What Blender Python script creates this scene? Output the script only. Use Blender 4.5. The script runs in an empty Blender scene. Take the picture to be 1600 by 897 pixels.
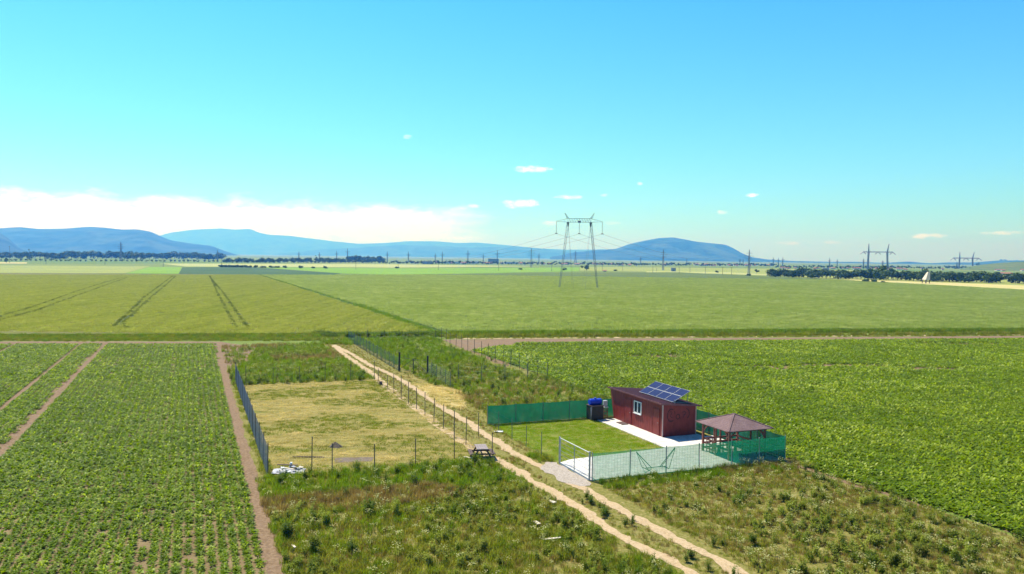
import bpy, bmesh, math, random
import numpy as np
from mathutils import Vector, Matrix
R = math.radians
random.seed(7)
rng = np.random.default_rng(7)

# ------------------------------------------------------------ camera
F, HY, ROLL, H = 1250.0, 402.0, 0.013, 14.0
pit = math.atan((448.5 - HY) / F); rol = math.atan(ROLL)
cr, sr = math.cos(rol), math.sin(rol); cp, sp = math.cos(pit), math.sin(pit)
sc = bpy.context.scene
cam = bpy.data.cameras.new('camera'); camo = bpy.data.objects.new('camera', cam)
sc.collection.objects.link(camo); sc.camera = camo
XW = Vector((1, 0, 0)); FW = Vector((0, cp, -sp)); UW = Vector((0, sp, cp))
rt = XW * cr + UW * sr; up = -XW * sr + UW * cr; bk = -FW
camo.matrix_world = Matrix(((rt.x, up.x, bk.x, 0), (rt.y, up.y, bk.y, 0), (rt.z, up.z, bk.z, H), (0, 0, 0, 1)))
cam.sensor_width = 36; cam.lens = 36 * F / 1600; cam.clip_start = 0.5; cam.clip_end = 120000
sc.render.resolution_x = 1024; sc.render.resolution_y = 574

# ------------------------------------------------------------ light
SUN_AZ, SUN_EL = R(-41), R(57)         # azimuth measured from +Y towards +X
S = bpy.data.lights.new('sun', 'SUN'); so = bpy.data.objects.new('sun', S); sc.collection.objects.link(so)
S.energy = 5.0; S.angle = R(0.53); S.color = (1.0, 0.955, 0.88)
sdir = Vector((math.sin(SUN_AZ) * math.cos(SUN_EL), math.cos(SUN_AZ) * math.cos(SUN_EL), math.sin(SUN_EL)))
so.rotation_euler = sdir.to_track_quat('Z', 'Y').to_euler(); so.location = (0, 0, 60)
sc.view_settings.view_transform = 'Standard'; sc.view_settings.look = 'None'
sc.view_settings.exposure = 0.68; sc.view_settings.gamma = 1.0; sc.view_settings.use_curve_mapping = False
sc.cycles.transparent_max_bounces = 24
sc.cycles.max_bounces = 8; sc.cycles.volume_bounces = 0
sc.cycles.use_denoising = True

def azel(px, py):
    a, b = px - 800, 448.5 - py
    d = (FW * F + rt * a + up * b).normalized()
    return math.atan2(d.x, d.y), math.asin(d.z)

w = bpy.data.worlds.new('World'); sc.world = w; w.use_nodes = True
nt = w.node_tree; nt.nodes.clear(); N = nt.nodes; L = nt.links
def wm(op, a, b=None, c=None, clamp=False):
    n = N.new('ShaderNodeMath'); n.operation = op; n.use_clamp = clamp
    for i, v in enumerate((a, b, c)):
        if v is None: continue
        if isinstance(v, (int, float)): n.inputs[i].default_value = v
        else: L.new(v, n.inputs[i])
    return n.outputs[0]
sky = N.new('ShaderNodeTexSky'); sky.sky_type = 'NISHITA'; sky.sun_disc = False
sky.sun_elevation = SUN_EL; sky.sun_rotation = SUN_AZ; sky.air_density = 1.0; sky.dust_density = 0.3; sky.ozone_density = 2.0
tint = N.new('ShaderNodeMix'); tint.data_type = 'RGBA'; tint.blend_type = 'MULTIPLY'; tint.inputs[0].default_value = 1
L.new(sky.outputs[0], tint.inputs[6]); tc = N.new('ShaderNodeTexCoord'); sx = N.new('ShaderNodeSeparateXYZ'); L.new(tc.outputs['Generated'], sx.inputs[0])
az = wm('ARCTAN2', sx.outputs[0], sx.outputs[1]); el = wm('ARCSINE', sx.outputs[2])
cv = N.new('ShaderNodeCombineXYZ'); L.new(az, cv.inputs[0]); L.new(el, cv.inputs[1])
cr_ = N.new('ShaderNodeValToRGB'); L.new(wm('DIVIDE', el, 1.2), cr_.inputs[0]); L.new(cr_.outputs[0], tint.inputs[7])
e_ = cr_.color_ramp.elements; e_[0].position = 0; e_[0].color = (.50, .90, 1.25, 1); e_[1].position = 1; e_[1].color = (.10, .30, .48, 1)
for p_, c_ in ((.10, (.40, .90, 1.22, 1)), (.27, (.22, .82, 1.22, 1)), (.5, (.13, .5, .78, 1))):
    q_ = e_.new(p_); q_.color = c_
def wnoise(scale_az, scale_el, detail, rough=.6, off=0.0):
    mp = N.new('ShaderNodeMapping'); mp.inputs['Scale'].default_value = (scale_az, scale_el, 1); mp.inputs['Location'].default_value = (off, off, off)
    L.new(cv.outputs[0], mp.inputs[0])
    n = N.new('ShaderNodeTexNoise'); n.inputs['Scale'].default_value = 1; n.inputs['Detail'].default_value = detail
    n.inputs['Roughness'].default_value = rough; L.new(mp.outputs[0], n.inputs['Vector']); return n.outputs[0]
n1 = wnoise(26, 60, 6, .62); n2 = wnoise(12, 90, 5, .6, 3.1); n3 = wnoise(90, 200, 4, .6, 9.2)
# long cloud bank over the left hills
def mrange(v, a, b, c, d, smooth=True):
    n = N.new('ShaderNodeMapRange'); n.interpolation_type = 'SMOOTHSTEP' if smooth else 'LINEAR'
    L.new(v, n.inputs[0])
    for i, x in enumerate((a, b, c, d)): n.inputs[i + 1].default_value = x
    return n.outputs[0]
top = mrange(az, azel(0, 290)[0], azel(760, 320)[0], azel(0, 290)[1], azel(760, 322)[1], False)
ed = wm('SUBTRACT', wm('ADD', top, wm('MULTIPLY', wm('SUBTRACT', n1, .5), .040)), el)
bank = mrange(ed, -.002, 0.016, 0, 1)
side = mrange(wm('ADD', az, wm('MULTIPLY', wm('SUBTRACT', n2, .5), .12)), azel(660, 330)[0], azel(775, 330)[0], 1, 0)
low = mrange(wm('SUBTRACT', el, wm('MULTIPLY', wm('SUBTRACT', n2, .45), .05)), 0.004, 0.030, .45, 1)
bank = wm('MULTIPLY', wm('MULTIPLY', wm('MULTIPLY', bank, side), low), mrange(wm('ADD', wm('MULTIPLY', n1, .6), wm('MULTIPLY', n3, .4)), .36, .56, .62, 1))
mask = bank
for (px, py, hw, hh, st) in ((830, 264, 34, 6, 1.1), (812, 318, 34, 8, 1.2), (888, 308, 26, 4, .9), (1176, 305, 14, 3.5, .9), (1127, 332, 12, 3.5, .8),
                         (1447, 369, 27, 4.5, 1.0), (1562, 364, 34, 3.5, .7), (637, 214, 8, 4, .55), (945, 305, 8, 3, .5), (1000, 287, 6, 3, .5),
                         (1232, 380, 22, 3, .45), (862, 349, 16, 4, .8), (742, 322, 14, 4, .8), (1300, 379, 16, 3, .4), (958, 349, 22, 3, .35)):
    a0, e0 = azel(px, py)
    q = wm('ADD', wm('POWER', wm('DIVIDE', wm('SUBTRACT', az, a0), hw / F * 1.25), 2), wm('POWER', wm('DIVIDE', wm('SUBTRACT', el, e0), hh / F * 1.35), 2))
    g = wm('MULTIPLY', wm('SUBTRACT', wm('SUBTRACT', 1.35, q), wm('MULTIPLY', n3, 1.7)), st * 1.5, clamp=True)
    mask = wm('MAXIMUM', mask, g)
cm = N.new('ShaderNodeMix'); cm.data_type = 'RGBA'; L.new(mask, cm.inputs[0]); L.new(tint.outputs[2], cm.inputs[6])
cm.inputs[7].default_value = (7.2, 9.0, 12.0, 1)
bg = N.new('ShaderNodeBackground'); bg.inputs[1].default_value = 0.11; L.new(cm.outputs[2], bg.inputs[0])
wo = N.new('ShaderNodeOutputWorld'); L.new(bg.outputs[0], wo.inputs[0])

# ------------------------------------------------------------ helpers
C = sc.collection
def ray(px, py):
    return FW * F + rt * (px - 800) + up * (448.5 - py)
def G(px, py, z=0.0):
    d = ray(px, py); t = (z - H) / d.z
    return Vector((d.x * t, d.y * t, z))
def AT(px, py, Y):
    """point in the world that lies Y metres ahead in the direction seen at px,py"""
    d = ray(px, py); return Vector((0, 0, H)) + d * (Y / d.y)
def horizon(px): return HY + ROLL * (px - 800)
ang = R(21.83)
PU = Vector((-math.sin(ang), math.cos(ang), 0)); PV = Vector((math.cos(ang), math.sin(ang), 0))
PO = G(925, 752)
def P(a, b, z=0.0):
    return PO + PV * a + PU * b + Vector((0, 0, z))
def toab(p):
    d = Vector((p[0], p[1], 0)) - PO; return d.dot(PV), d.dot(PU)

def tag(o, label=None, cat=None, group=None, kind=None):
    if label: o['label'] = label
    if cat: o['category'] = cat
    if group: o['group'] = group
    if kind: o['kind'] = kind
    return o
def thing(name, label, cat, loc, rz=0, group=None):
    o = bpy.data.objects.new(name, None); C.objects.link(o); o.empty_display_size = .3
    o.location = loc; o.rotation_euler = (0, 0, rz); return tag(o, label, cat, group)
class MB:
    def __init__(s): s.v = []; s.f = []
    def box(s, c, d, m=None):
        """c centre, d full dims, m optional Matrix 3x3 rotation"""
        k = len(s.v)
        for x in (-.5, .5):
            for y in (-.5, .5):
                for z in (-.5, .5):
                    p = Vector((x * d[0], y * d[1], z * d[2]))
                    if m is not None: p = m @ p
                    s.v.append(tuple(p + Vector(c)))
        s.f += [tuple(k + i for i in q) for q in ((0, 1, 3, 2), (4, 6, 7, 5), (0, 4, 5, 1), (2, 3, 7, 6), (0, 2, 6, 4), (1, 5, 7, 3))]
        return s
    def bar(s, a, b, r, n=4, r2=None):
        a, b = Vector(a), Vector(b); d = (b - a)
        if d.length < 1e-6: return s
        q = d.to_track_quat('Z', 'Y'); k = len(s.v); r2 = r if r2 is None else r2
        for (p, rr) in ((a, r), (b, r2)):
            for i in range(n):
                t = 2 * math.pi * (i + .5) / n
                s.v.append(tuple(p + q @ Vector((math.cos(t) * rr, math.sin(t) * rr, 0))))
        for i in range(n):
            j = (i + 1) % n; s.f.append((k + i, k + j, k + n + j, k + n + i))
        s.f.append(tuple(k + n - 1 - i for i in range(n))); s.f.append(tuple(k + n + i for i in range(n)))
        return s
    def beam(s, a, b, wx, wz):
        """rectangular timber between two points"""
        a, b = Vector(a), Vector(b); d = b - a; q = d.to_track_quat('Y', 'Z').to_matrix()
        return s.box((a + b) / 2, (wx, d.length, wz), q)
    def poly(s, pts, z0, z1):
        """vertical prism"""
        k = len(s.v); n = len(pts)
        for z in (z0, z1):
            for p in pts: s.v.append((p[0], p[1], z))
        for i in range(n):
            j = (i + 1) % n; s.f.append((k + i, k + j, k + n + j, k + n + i))
        s.f.append(tuple(k + n - 1 - i for i in range(n))); s.f.append(tuple(k + n + i for i in range(n)))
        return s
    def quad(s, a, b, c, d):
        k = len(s.v); s.v += [tuple(a), tuple(b), tuple(c), tuple(d)]; s.f.append((k, k + 1, k + 2, k + 3)); return s
    def face(s, pts):
        k = len(s.v); s.v += [tuple(p) for p in pts]; s.f.append(tuple(range(k, k + len(pts)))); return s
    def mesh(s, name):
        m = bpy.data.meshes.new(name); m.from_pydata(s.v, [], s.f); m.update(); return m
    def build(s, name, mat, parent=None, bevel=0):
        m = s.mesh(name); m.materials.append(mat)
        o = bpy.data.objects.new(name, m); C.objects.link(o)
        if parent is not None: o.parent = parent
        if bevel:
            bv = o.modifiers.new('bevel', 'BEVEL'); bv.width = bevel; bv.segments = 2; bv.limit_method = 'ANGLE'
        return o
def copy_tree(o, parent=None):
    c = o.copy(); C.objects.link(c); c.parent = parent
    for ch in list(o.children): copy_tree(ch, c)
    return c

# numpy value noise ---------------------------------------------------
_tab = rng.random((512, 512))
def vnoise(x, y, s=1.0, octaves=3):
    x = np.asarray(x, float) / s; y = np.asarray(y, float) / s; out = 0; amp = 1; tot = 0
    for o in range(octaves):
        xi = np.floor(x).astype(int); yi = np.floor(y).astype(int); fx = x - xi; fy = y - yi
        fx = fx * fx * (3 - 2 * fx); fy = fy * fy * (3 - 2 * fy)
        a = _tab[xi % 512, yi % 512]; b = _tab[(xi + 1) % 512, yi % 512]; c = _tab[xi % 512, (yi + 1) % 512]; d = _tab[(xi + 1) % 512, (yi + 1) % 512]
        out = out + amp * (a + (b - a) * fx + (c - a) * fy + (a - b - c + d) * fx * fy); tot += amp
        amp *= .5; x = x * 2 + 17.3; y = y * 2 + 5.1
    return out / tot

# ------------------------------------------------------------ materials
def mat(name, cols, scales=(1.0,), rough=.85, bump=0, bscale=20, metal=0, spec=.5, transl=0, world=True, stretch=None, contrast=(.35, .65), tcol=None, orand=0):
    """procedural material: cols mixed by successive noises read in world (or object) space"""
    m = bpy.data.materials.new(name); m.use_nodes = True; t = m.node_tree; n = t.nodes; l = t.links
    b = n['Principled BSDF']; b.inputs['Roughness'].default_value = rough; b.inputs['Metallic'].default_value = metal
    b.inputs['Specular IOR Level'].default_value = spec
    if world: src = n.new('ShaderNodeNewGeometry').outputs['Position']
    else: src = n.new('ShaderNodeTexCoord').outputs['Object']
    if stretch:
        mp = n.new('ShaderNodeMapping'); mp.inputs['Rotation'].default_value = (0, 0, stretch[0]); mp.inputs['Scale'].default_value = stretch[1]
        mp.vector_type = 'TEXTURE' if False else 'POINT'; l.new(src, mp.inputs[0]); src = mp.outputs[0]
    cur = None
    for i, c in enumerate(cols):
        if cur is None: cur = (*c, 1); continue
        nz = n.new('ShaderNodeTexNoise'); nz.inputs['Scale'].default_value = scales[(i - 1) % len(scales)]; nz.inputs['Detail'].default_value = 5
        nz.inputs['Roughness'].default_value = .6
        ad = n.new('ShaderNodeVectorMath'); ad.operation = 'ADD'; ad.inputs[1].default_value = (i * 13.7, i * 5.1, 0); l.new(src, ad.inputs[0]); l.new(ad.outputs[0], nz.inputs['Vector'])
        r = n.new('ShaderNodeMapRange'); r.inputs[1].default_value = contrast[0]; r.inputs[2].default_value = contrast[1]; l.new(nz.outputs[0], r.inputs[0])
        mx = n.new('ShaderNodeMix'); mx.data_type = 'RGBA'; l.new(r.outputs[0], mx.inputs[0])
        if isinstance(cur, tuple): mx.inputs[6].default_value = cur
        else: l.new(cur, mx.inputs[6])
        mx.inputs[7].default_value = (*c, 1); cur = mx.outputs[2]
    if orand:
        oi = n.new('ShaderNodeObjectInfo'); mr = n.new('ShaderNodeMapRange'); mr.inputs[3].default_value = 1 - orand; mr.inputs[4].default_value = 1 + orand; l.new(oi.outputs['Random'], mr.inputs[0])
        sc_n = n.new('ShaderNodeVectorMath'); sc_n.operation = 'SCALE'; l.new(cur, sc_n.inputs[0]); l.new(mr.outputs[0], sc_n.inputs['Scale']); cur = sc_n.outputs[0]
    def setc(sock):
        if isinstance(cur, tuple): sock.default_value = cur
        else: l.new(cur, sock)
    setc(b.inputs['Base Color'])
    if bump:
        nz = n.new('ShaderNodeTexNoise'); nz.inputs['Scale'].default_value = bscale; nz.inputs['Detail'].default_value = 4; l.new(src, nz.inputs['Vector'])
        bp = n.new('ShaderNodeBump'); bp.inputs['Strength'].default_value = 1; bp.inputs['Distance'].default_value = bump
        l.new(nz.outputs[0], bp.inputs['Height']); l.new(bp.outputs[0], b.inputs['Normal'])
    if transl:
        tr = n.new('ShaderNodeBsdfTranslucent')
        if tcol: tr.inputs[0].default_value = (*tcol, 1)
        elif isinstance(cur, tuple): tr.inputs[0].default_value = (min(1, cur[0] * 1.5), min(1, cur[1] * 1.5), cur[2] * .8, 1)
        else:
            vm = n.new('ShaderNodeVectorMath'); vm.operation = 'MULTIPLY'; vm.inputs[1].default_value = (1.5, 1.5, .8); l.new(cur, vm.inputs[0]); l.new(vm.outputs[0], tr.inputs[0])
        ms = n.new('ShaderNodeMixShader'); ms.inputs[0].default_value = transl
        l.new(b.outputs[0], ms.inputs[1]); l.new(tr.outputs[0], ms.inputs[2]); l.new(ms.outputs[0], n['Material Output'].inputs[0])
    m['cur'] = 0
    return m
def add_transparency(m, fac):
    """fac = fraction that lets light straight through (woven mesh openings)"""
    t = m.node_tree; n = t.nodes; l = t.links; out = n['Material Output']; cur = out.inputs[0].links[0].from_socket
    tp = n.new('ShaderNodeBsdfTransparent'); ms = n.new('ShaderNodeMixShader'); ms.inputs[0].default_value = fac
    l.new(cur, ms.inputs[1]); l.new(tp.outputs[0], ms.inputs[2]); l.new(ms.outputs[0], out.inputs[0]); return m

M = {}
M['ground'] = mat('ground_far', [(.14, .19, .035), (.24, .25, .06), (.09, .16, .025)], (.004, .0022), rough=.95, spec=.1)
M['meadow'] = mat('meadow_soil', [(.19, .17, .04), (.31, .25, .10), (.12, .13, .02)], (2.2, 5.5), rough=.95, bump=.05, bscale=6, spec=.1)
M['hay'] = mat('mown_ground', [(.20, .165, .042), (.125, .14, .02), (.28, .225, .075)], (.18, .9), rough=.95, bump=.04, bscale=9, spec=.1, stretch=(-ang, (.35, 1, 1)))
M['lawn'] = mat('lawn_ground', [(.12, .19, .012), (.15, .20, .02), (.18, .18, .04)], (.5, .9), rough=.95, bump=.02, bscale=20, spec=.1)
M['beet_soil'] = mat('beet_soil', [(.15, .105, .05), (.22, .165, .085)], (.8,), rough=.95, bump=.05, bscale=8, spec=.1)
M['soil'] = mat('bare_soil', [(.19, .125, .075), (.12, .075, .042), (.26, .18, .11)], (1.2, 5), rough=.95, bump=.05, bscale=12, spec=.1)
M['sand'] = mat('track_dirt', [(.43, .31, .175), (.33, .235, .125), (.50, .38, .235)], (.9, 6), rough=.95, bump=.04, bscale=14, spec=.1)
M['gravel'] = mat('gravel', [(.36, .30, .235), (.24, .20, .16), (.46, .40, .34)], (2, 9), rough=.95, bump=.04, bscale=30, spec=.2)
M['straw'] = mat('straw', [(.42, .33, .14), (.30, .24, .08), (.52, .42, .2)], (1.2, 5), rough=.95, bump=.04, bscale=14, spec=.1)
M['concrete'] = mat('concrete', [(.64, .61, .56), (.70, .67, .62), (.46, .43, .38)], (.5, 3), rough=.85, bump=.003, bscale=40)
WSTR = (-ang, (1.0, .12, 1))
M['wheatL'] = mat('wheat_ripening', [(.13, .13, .02), (.10, .11, .012), (.16, .155, .03)], (.12, .5), rough=.9, bump=.25, bscale=3.5, spec=.15, stretch=WSTR)
M['wheatR'] = mat('wheat_green', [(.10, .14, .024), (.13, .165, .04), (.08, .12, .016)], (.07, .4), rough=.9, bump=.25, bscale=3.5, spec=.15, stretch=(R(8), (.25, 1, 1)))
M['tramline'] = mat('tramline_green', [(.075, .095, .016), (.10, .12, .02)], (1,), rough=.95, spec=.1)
for nm, c1, c2 in (('f_bright', (.14, .27, .015), (.19, .30, .03)), ('f_dark', (.045, .09, .025), (.065, .115, .035)), ('f_pale', (.38, .38, .14), (.30, .33, .10)),
                   ('f_olive', (.22, .26, .055), (.27, .29, .07)), ('f_straw', (.50, .42, .18), (.42, .38, .14)), ('f_edge', (.05, .10, .012), (.08, .13, .02))):
    M[nm] = mat(nm, [c1, c2], (.02,), rough=.95, spec=.1)
M['beet'] = mat('beet_leaf', [(.15, .225, .004), (.20, .27, .006), (.105, .17, .003)], (.07, 1.3), rough=.5, spec=.10, transl=.42, orand=0.28)
M['beet2'] = mat('beet_leaf_pale', [(.33, .39, .04), (.24, .32, .015)], (.09,), rough=.45, spec=.16, transl=.4, orand=0.2)
M['grass'] = mat('grass_blade', [(.22, .235, .022), (.31, .27, .06), (.15, .205, .014)], (.25, .9), rough=.8, spec=.08, transl=.45, orand=0.3)
M['grass_lush'] = mat('grass_lush', [(.13, .23, .008), (.19, .25, .016)], (.4,), rough=.8, spec=.08, transl=.45, orand=0.25)
M['grass_dry'] = mat('grass_dry', [(.36, .26, .10), (.28, .22, .06), (.24, .16, .07)], (.3, 1.5), rough=.8, spec=.08, transl=.35, orand=0.3)
M['hay_blade'] = mat('hay_blade', [(.50, .40, .15), (.30, .28, .06), (.68, .56, .29)], (.2, 1.5), rough=.8, spec=.08, transl=.35, stretch=(-ang, (.35, 1, 1)), orand=0.15)
M['lawn_blade'] = mat('lawn_blade', [(.22, .33, .006), (.28, .35, .014)], (.6,), rough=.8, spec=.08, transl=.4)
M['weed'] = mat('weed_leaf', [(.23, .27, .03), (.34, .34, .08), (.16, .21, .015)], (.3, 1.2), rough=.7, spec=.1, transl=.42, orand=0.3)
M['weed_dark'] = mat('weed_leaf_dark', [(.075, .13, .008), (.12, .17, .014)], (.8,), rough=.7, spec=.1, transl=.35, orand=0.3)
M['flower'] = mat('pale_flower', [(.52, .50, .24), (.40, .42, .17)], (3,), rough=.8, spec=.08, transl=.3)
M['wheat_blade'] = mat('wheat_blade', [(.33, .345, .065), (.26, .295, .042), (.40, .395, .11)], (.05, .35), rough=.8, spec=.08, transl=.45, stretch=(-R(12), (3.2, .10, 1)), orand=0.16)
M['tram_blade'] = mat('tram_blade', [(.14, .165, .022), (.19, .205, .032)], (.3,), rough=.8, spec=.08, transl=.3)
M['wheat_blade_g'] = mat('wheat_blade_green', [(.36, .40, .12), (.48, .50, .22), (.29, .35, .085)], (.04, .3), rough=.8, spec=.08, transl=.45, orand=0.16)
M['tree'] = mat('tree_leaf', [(.05, .10, .014), (.075, .12, .018)], (.3,), rough=.7, spec=.2, transl=.15)
M['tree2'] = mat('tree_leaf_olive', [(.085, .125, .018), (.055, .10, .014)], (.3,), rough=.7, spec=.2, transl=.15)
M['bark'] = mat('bark', [(.10, .075, .05), (.06, .045, .03)], (3,), rough=.9, bump=.02, bscale=10)
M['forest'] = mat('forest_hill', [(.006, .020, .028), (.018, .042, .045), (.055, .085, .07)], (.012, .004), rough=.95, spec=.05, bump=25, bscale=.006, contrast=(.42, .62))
M['hillgrass'] = mat('hill_grass', [(.09, .15, .03), (.06, .11, .02), (.13, .16, .05)], (.02, .01), rough=.95, spec=.05)
M['red'] = mat('red_painted_metal', [(.19, .016, .014), (.13, .011, .010), (.25, .03, .022)], (.8, 5), rough=.55, bump=.002, bscale=30, world=False, stretch=(0, (1, 1, .35)))
M['red_end'] = mat('red_painted_end', [(.16, .018, .016), (.12, .016, .014), (.20, .03, .022)], (.8, 5), rough=.6, bump=.002, bscale=30, world=False, stretch=(0, (1, 1, .35)))
M['redtrim'] = mat('pale_trim', [(.55, .40, .36), (.45, .30, .27)], (2,), rough=.5)
M['roofm'] = mat('roof_sheet', [(.045, .012, .022), (.03, .008, .016)], (1,), rough=.8, spec=.15, bump=.004, bscale=12, world=False)
M['roofedge'] = mat('roof_edge', [(.20, .07, .075), (.13, .04, .05)], (2,), rough=.5)
M['ink'] = mat('graffiti_paint', [(.025, .006, .006), (.05, .01, .01)], (3,), rough=.7)
M['white'] = mat('white_plastic', [(.80, .80, .78), (.72, .72, .70)], (3,), rough=.4)
M['glass'] = mat('window_glass', [(.02, .035, .05), (.03, .05, .06)], (2,), rough=.08, spec=.8)
M['cell'] = mat('solar_cell', [(.006, .016, .075), (.010, .026, .10)], (4,), rough=.5, spec=.05)
M['alu'] = mat('aluminium', [(.30, .32, .35), (.24, .26, .29)], (4,), rough=.45, metal=.6)
M['galv'] = mat('galvanised', [(.42, .45, .46), (.30, .33, .34)], (4,), rough=.45, metal=.5)
M['post'] = mat('dark_steel_post', [(.06, .06, .055), (.10, .085, .06)], (5,), rough=.6)
M['postg'] = mat('green_grey_post', [(.09, .12, .11), (.14, .17, .16)], (5,), rough=.5)
M['black'] = mat('black_sheet', [(.010, .011, .010), (.02, .022, .018)], (3,), rough=.6, bump=.02, bscale=6)
M['blue'] = mat('blue_plastic', [(.012, .035, .40), (.02, .06, .55)], (3,), rough=.3)
M['wood'] = mat('stained_wood', [(.20, .055, .035), (.13, .035, .022), (.27, .09, .055)], (2, 9), rough=.6, bump=.004, bscale=20)
M['oldwood'] = mat('weathered_wood', [(.085, .045, .04), (.15, .09, .075), (.05, .03, .025)], (3, 9), rough=.8, bump=.006, bscale=20)
M['grey_top'] = mat('grey_table_top', [(.28, .23, .22), (.20, .16, .15)], (4,), rough=.7)
M['board'] = mat('pale_board', [(.66, .60, .48), (.55, .47, .35)], (4,), rough=.8)
M['tarp'] = mat('grey_tarp', [(.45, .45, .47), (.30, .30, .33)], (3,), rough=.5, bump=.03, bscale=6)
M['wire'] = mat('wire_bluegrey', [(.16, .19, .26), (.22, .25, .32)], (4,), rough=.5, metal=.3)
M['wireg'] = mat('wire_green', [(.07, .18, .15), (.10, .24, .2)], (4,), rough=.5)
M['pylon'] = mat('pylon_steel', [(.16, .19, .22), (.22, .25, .28)], (.5,), rough=.6, metal=.3)
M['insul'] = mat('insulator', [(.20, .26, .30), (.15, .2, .24)], (1,), rough=.3)
M['cable'] = mat('cable', [(.10, .12, .14), (.14, .16, .18)], (.1,), rough=.5)
M['wallw'] = mat('plaster_pale', [(.70, .68, .64), (.6, .58, .54)], (.02,), rough=.9)
M['walld'] = mat('plaster_grey', [(.25, .28, .33), (.32, .34, .38)], (.02,), rough=.9)
M['tiles'] = mat('roof_tiles', [(.33, .13, .08), (.24, .10, .07)], (.05,), rough=.9)
M['rooflight'] = mat('roof_light', [(.5, .5, .5), (.4, .4, .42)], (.05,), rough=.7)
M['heap'] = mat('earth_heap', [(.12, .085, .055), (.17, .13, .09)], (3,), rough=.95, bump=.05, bscale=8)
# shingles: courses as a brick pattern
def shingle():
    m = mat('shingle_roof', [(.17, .10, .10), (.24, .155, .15), (.12, .07, .07)], (1.2, 9), rough=.9, bump=.01, bscale=30, world=False)
    n = m.node_tree.nodes; l = m.node_tree.links; b = n['Principled BSDF']
    src = b.inputs['Base Color'].links[0].from_socket
    g = n.new('ShaderNodeTexCoord'); s = n.new('ShaderNodeSeparateXYZ'); l.new(g.outputs['Object'], s.inputs[0])
    a = n.new('ShaderNodeMath'); a.operation = 'FRACT'; k = n.new('ShaderNodeMath'); k.operation = 'MULTIPLY'; k.inputs[1].default_value = 14
    l.new(s.outputs[2], k.inputs[0]); l.new(k.outputs[0], a.inputs[0])
    c = n.new('ShaderNodeMath'); c.operation = 'LESS_THAN'; c.inputs[1].default_value = .22; l.new(a.outputs[0], c.inputs[0])
    k2 = n.new('ShaderNodeMath'); k2.operation = 'MULTIPLY'; k2.inputs[1].default_value = .45; l.new(c.outputs[0], k2.inputs[0])
    mx = n.new('ShaderNodeMix'); mx.data_type = 'RGBA'; l.new(k2.outputs[0], mx.inputs[0]); l.new(src, mx.inputs[6]); mx.inputs[7].default_value = (.08, .04, .04, 1)
    l.new(mx.outputs[2], b.inputs['Base Color']); return m
M['shingle'] = shingle()
M['net'] = add_transparency(mat('green_shade_net', [(.001, .22, .155), (.004, .18, .125)], (2,), rough=.7, spec=.1, transl=.4), .40)
M['net_back'] = add_transparency(mat('green_shade_net_dense', [(.001, .155, .12), (.003, .12, .092)], (1.5,), rough=.7, spec=.1, transl=.3), .1)

# ------------------------------------------------------------ ground sheets
def struct(name, mb, m, kind='structure', label=None, cat=None):
    o = mb.build(name, m); return tag(o, label, cat, None, kind)
gx = [-60000, -30000, -12000, -5000, -2000, -800, -300, -100, -50, 0, 50, 100, 300, 800, 2000, 5000, 12000, 30000, 60000]
gy = [-2000, -500, -100, 0, 30, 60, 100, 150, 250, 400, 700, 1200, 2500, 5000, 12000, 30000, 60000]
mb = MB(); mb.v = [(x, y, 0) for y in gy for x in gx]
mb.f = [(j * len(gx) + i, j * len(gx) + i + 1, (j + 1) * len(gx) + i + 1, (j + 1) * len(gx) + i) for j in range(len(gy) - 1) for i in range(len(gx) - 1)]
struct('ground', mb, M['ground'])

def ragged(pts, step=.5, amp=.2, seed=0):
    """closed outline resampled and roughened (world points)"""
    out = []; n = len(pts)
    for i in range(n):
        a, b = Vector(pts[i]), Vector(pts[(i + 1) % n]); L_ = (b - a).length; k = max(1, int(L_ / step))
        nrm = Vector((-(b - a).y, (b - a).x, 0)).normalized()
        for j in range(k):
            p = a.lerp(b, j / k)
            d = (float(vnoise(p.x + seed, p.y + seed * 3, 1.2, 3)) - .5) * 2 * amp * 1.6
            out.append(p + nrm * d)
    return out
def sheet(name, pts, z, m, step=.5, amp=.2, seed=0, **k):
    pts = ragged(pts, step, amp, seed) if amp else [Vector(p) for p in pts]
    bm = bmesh.new(); vs = [bm.verts.new((p.x, p.y, z)) for p in pts]
    es = [bm.edges.new((vs[i], vs[(i + 1) % len(vs)])) for i in range(len(vs))]
    bmesh.ops.triangle_fill(bm, edges=es, use_beauty=True)
    for f in bm.faces:
        if f.normal.z < 0: f.normal_flip()
    me = bpy.data.meshes.new(name); bm.to_mesh(me); bm.free(); me.materials.append(m)
    o = bpy.data.objects.new(name, me); C.objects.link(o)
    return tag(o, k.get('label'), k.get('cat'), None, k.get('kind', 'structure'))
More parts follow.
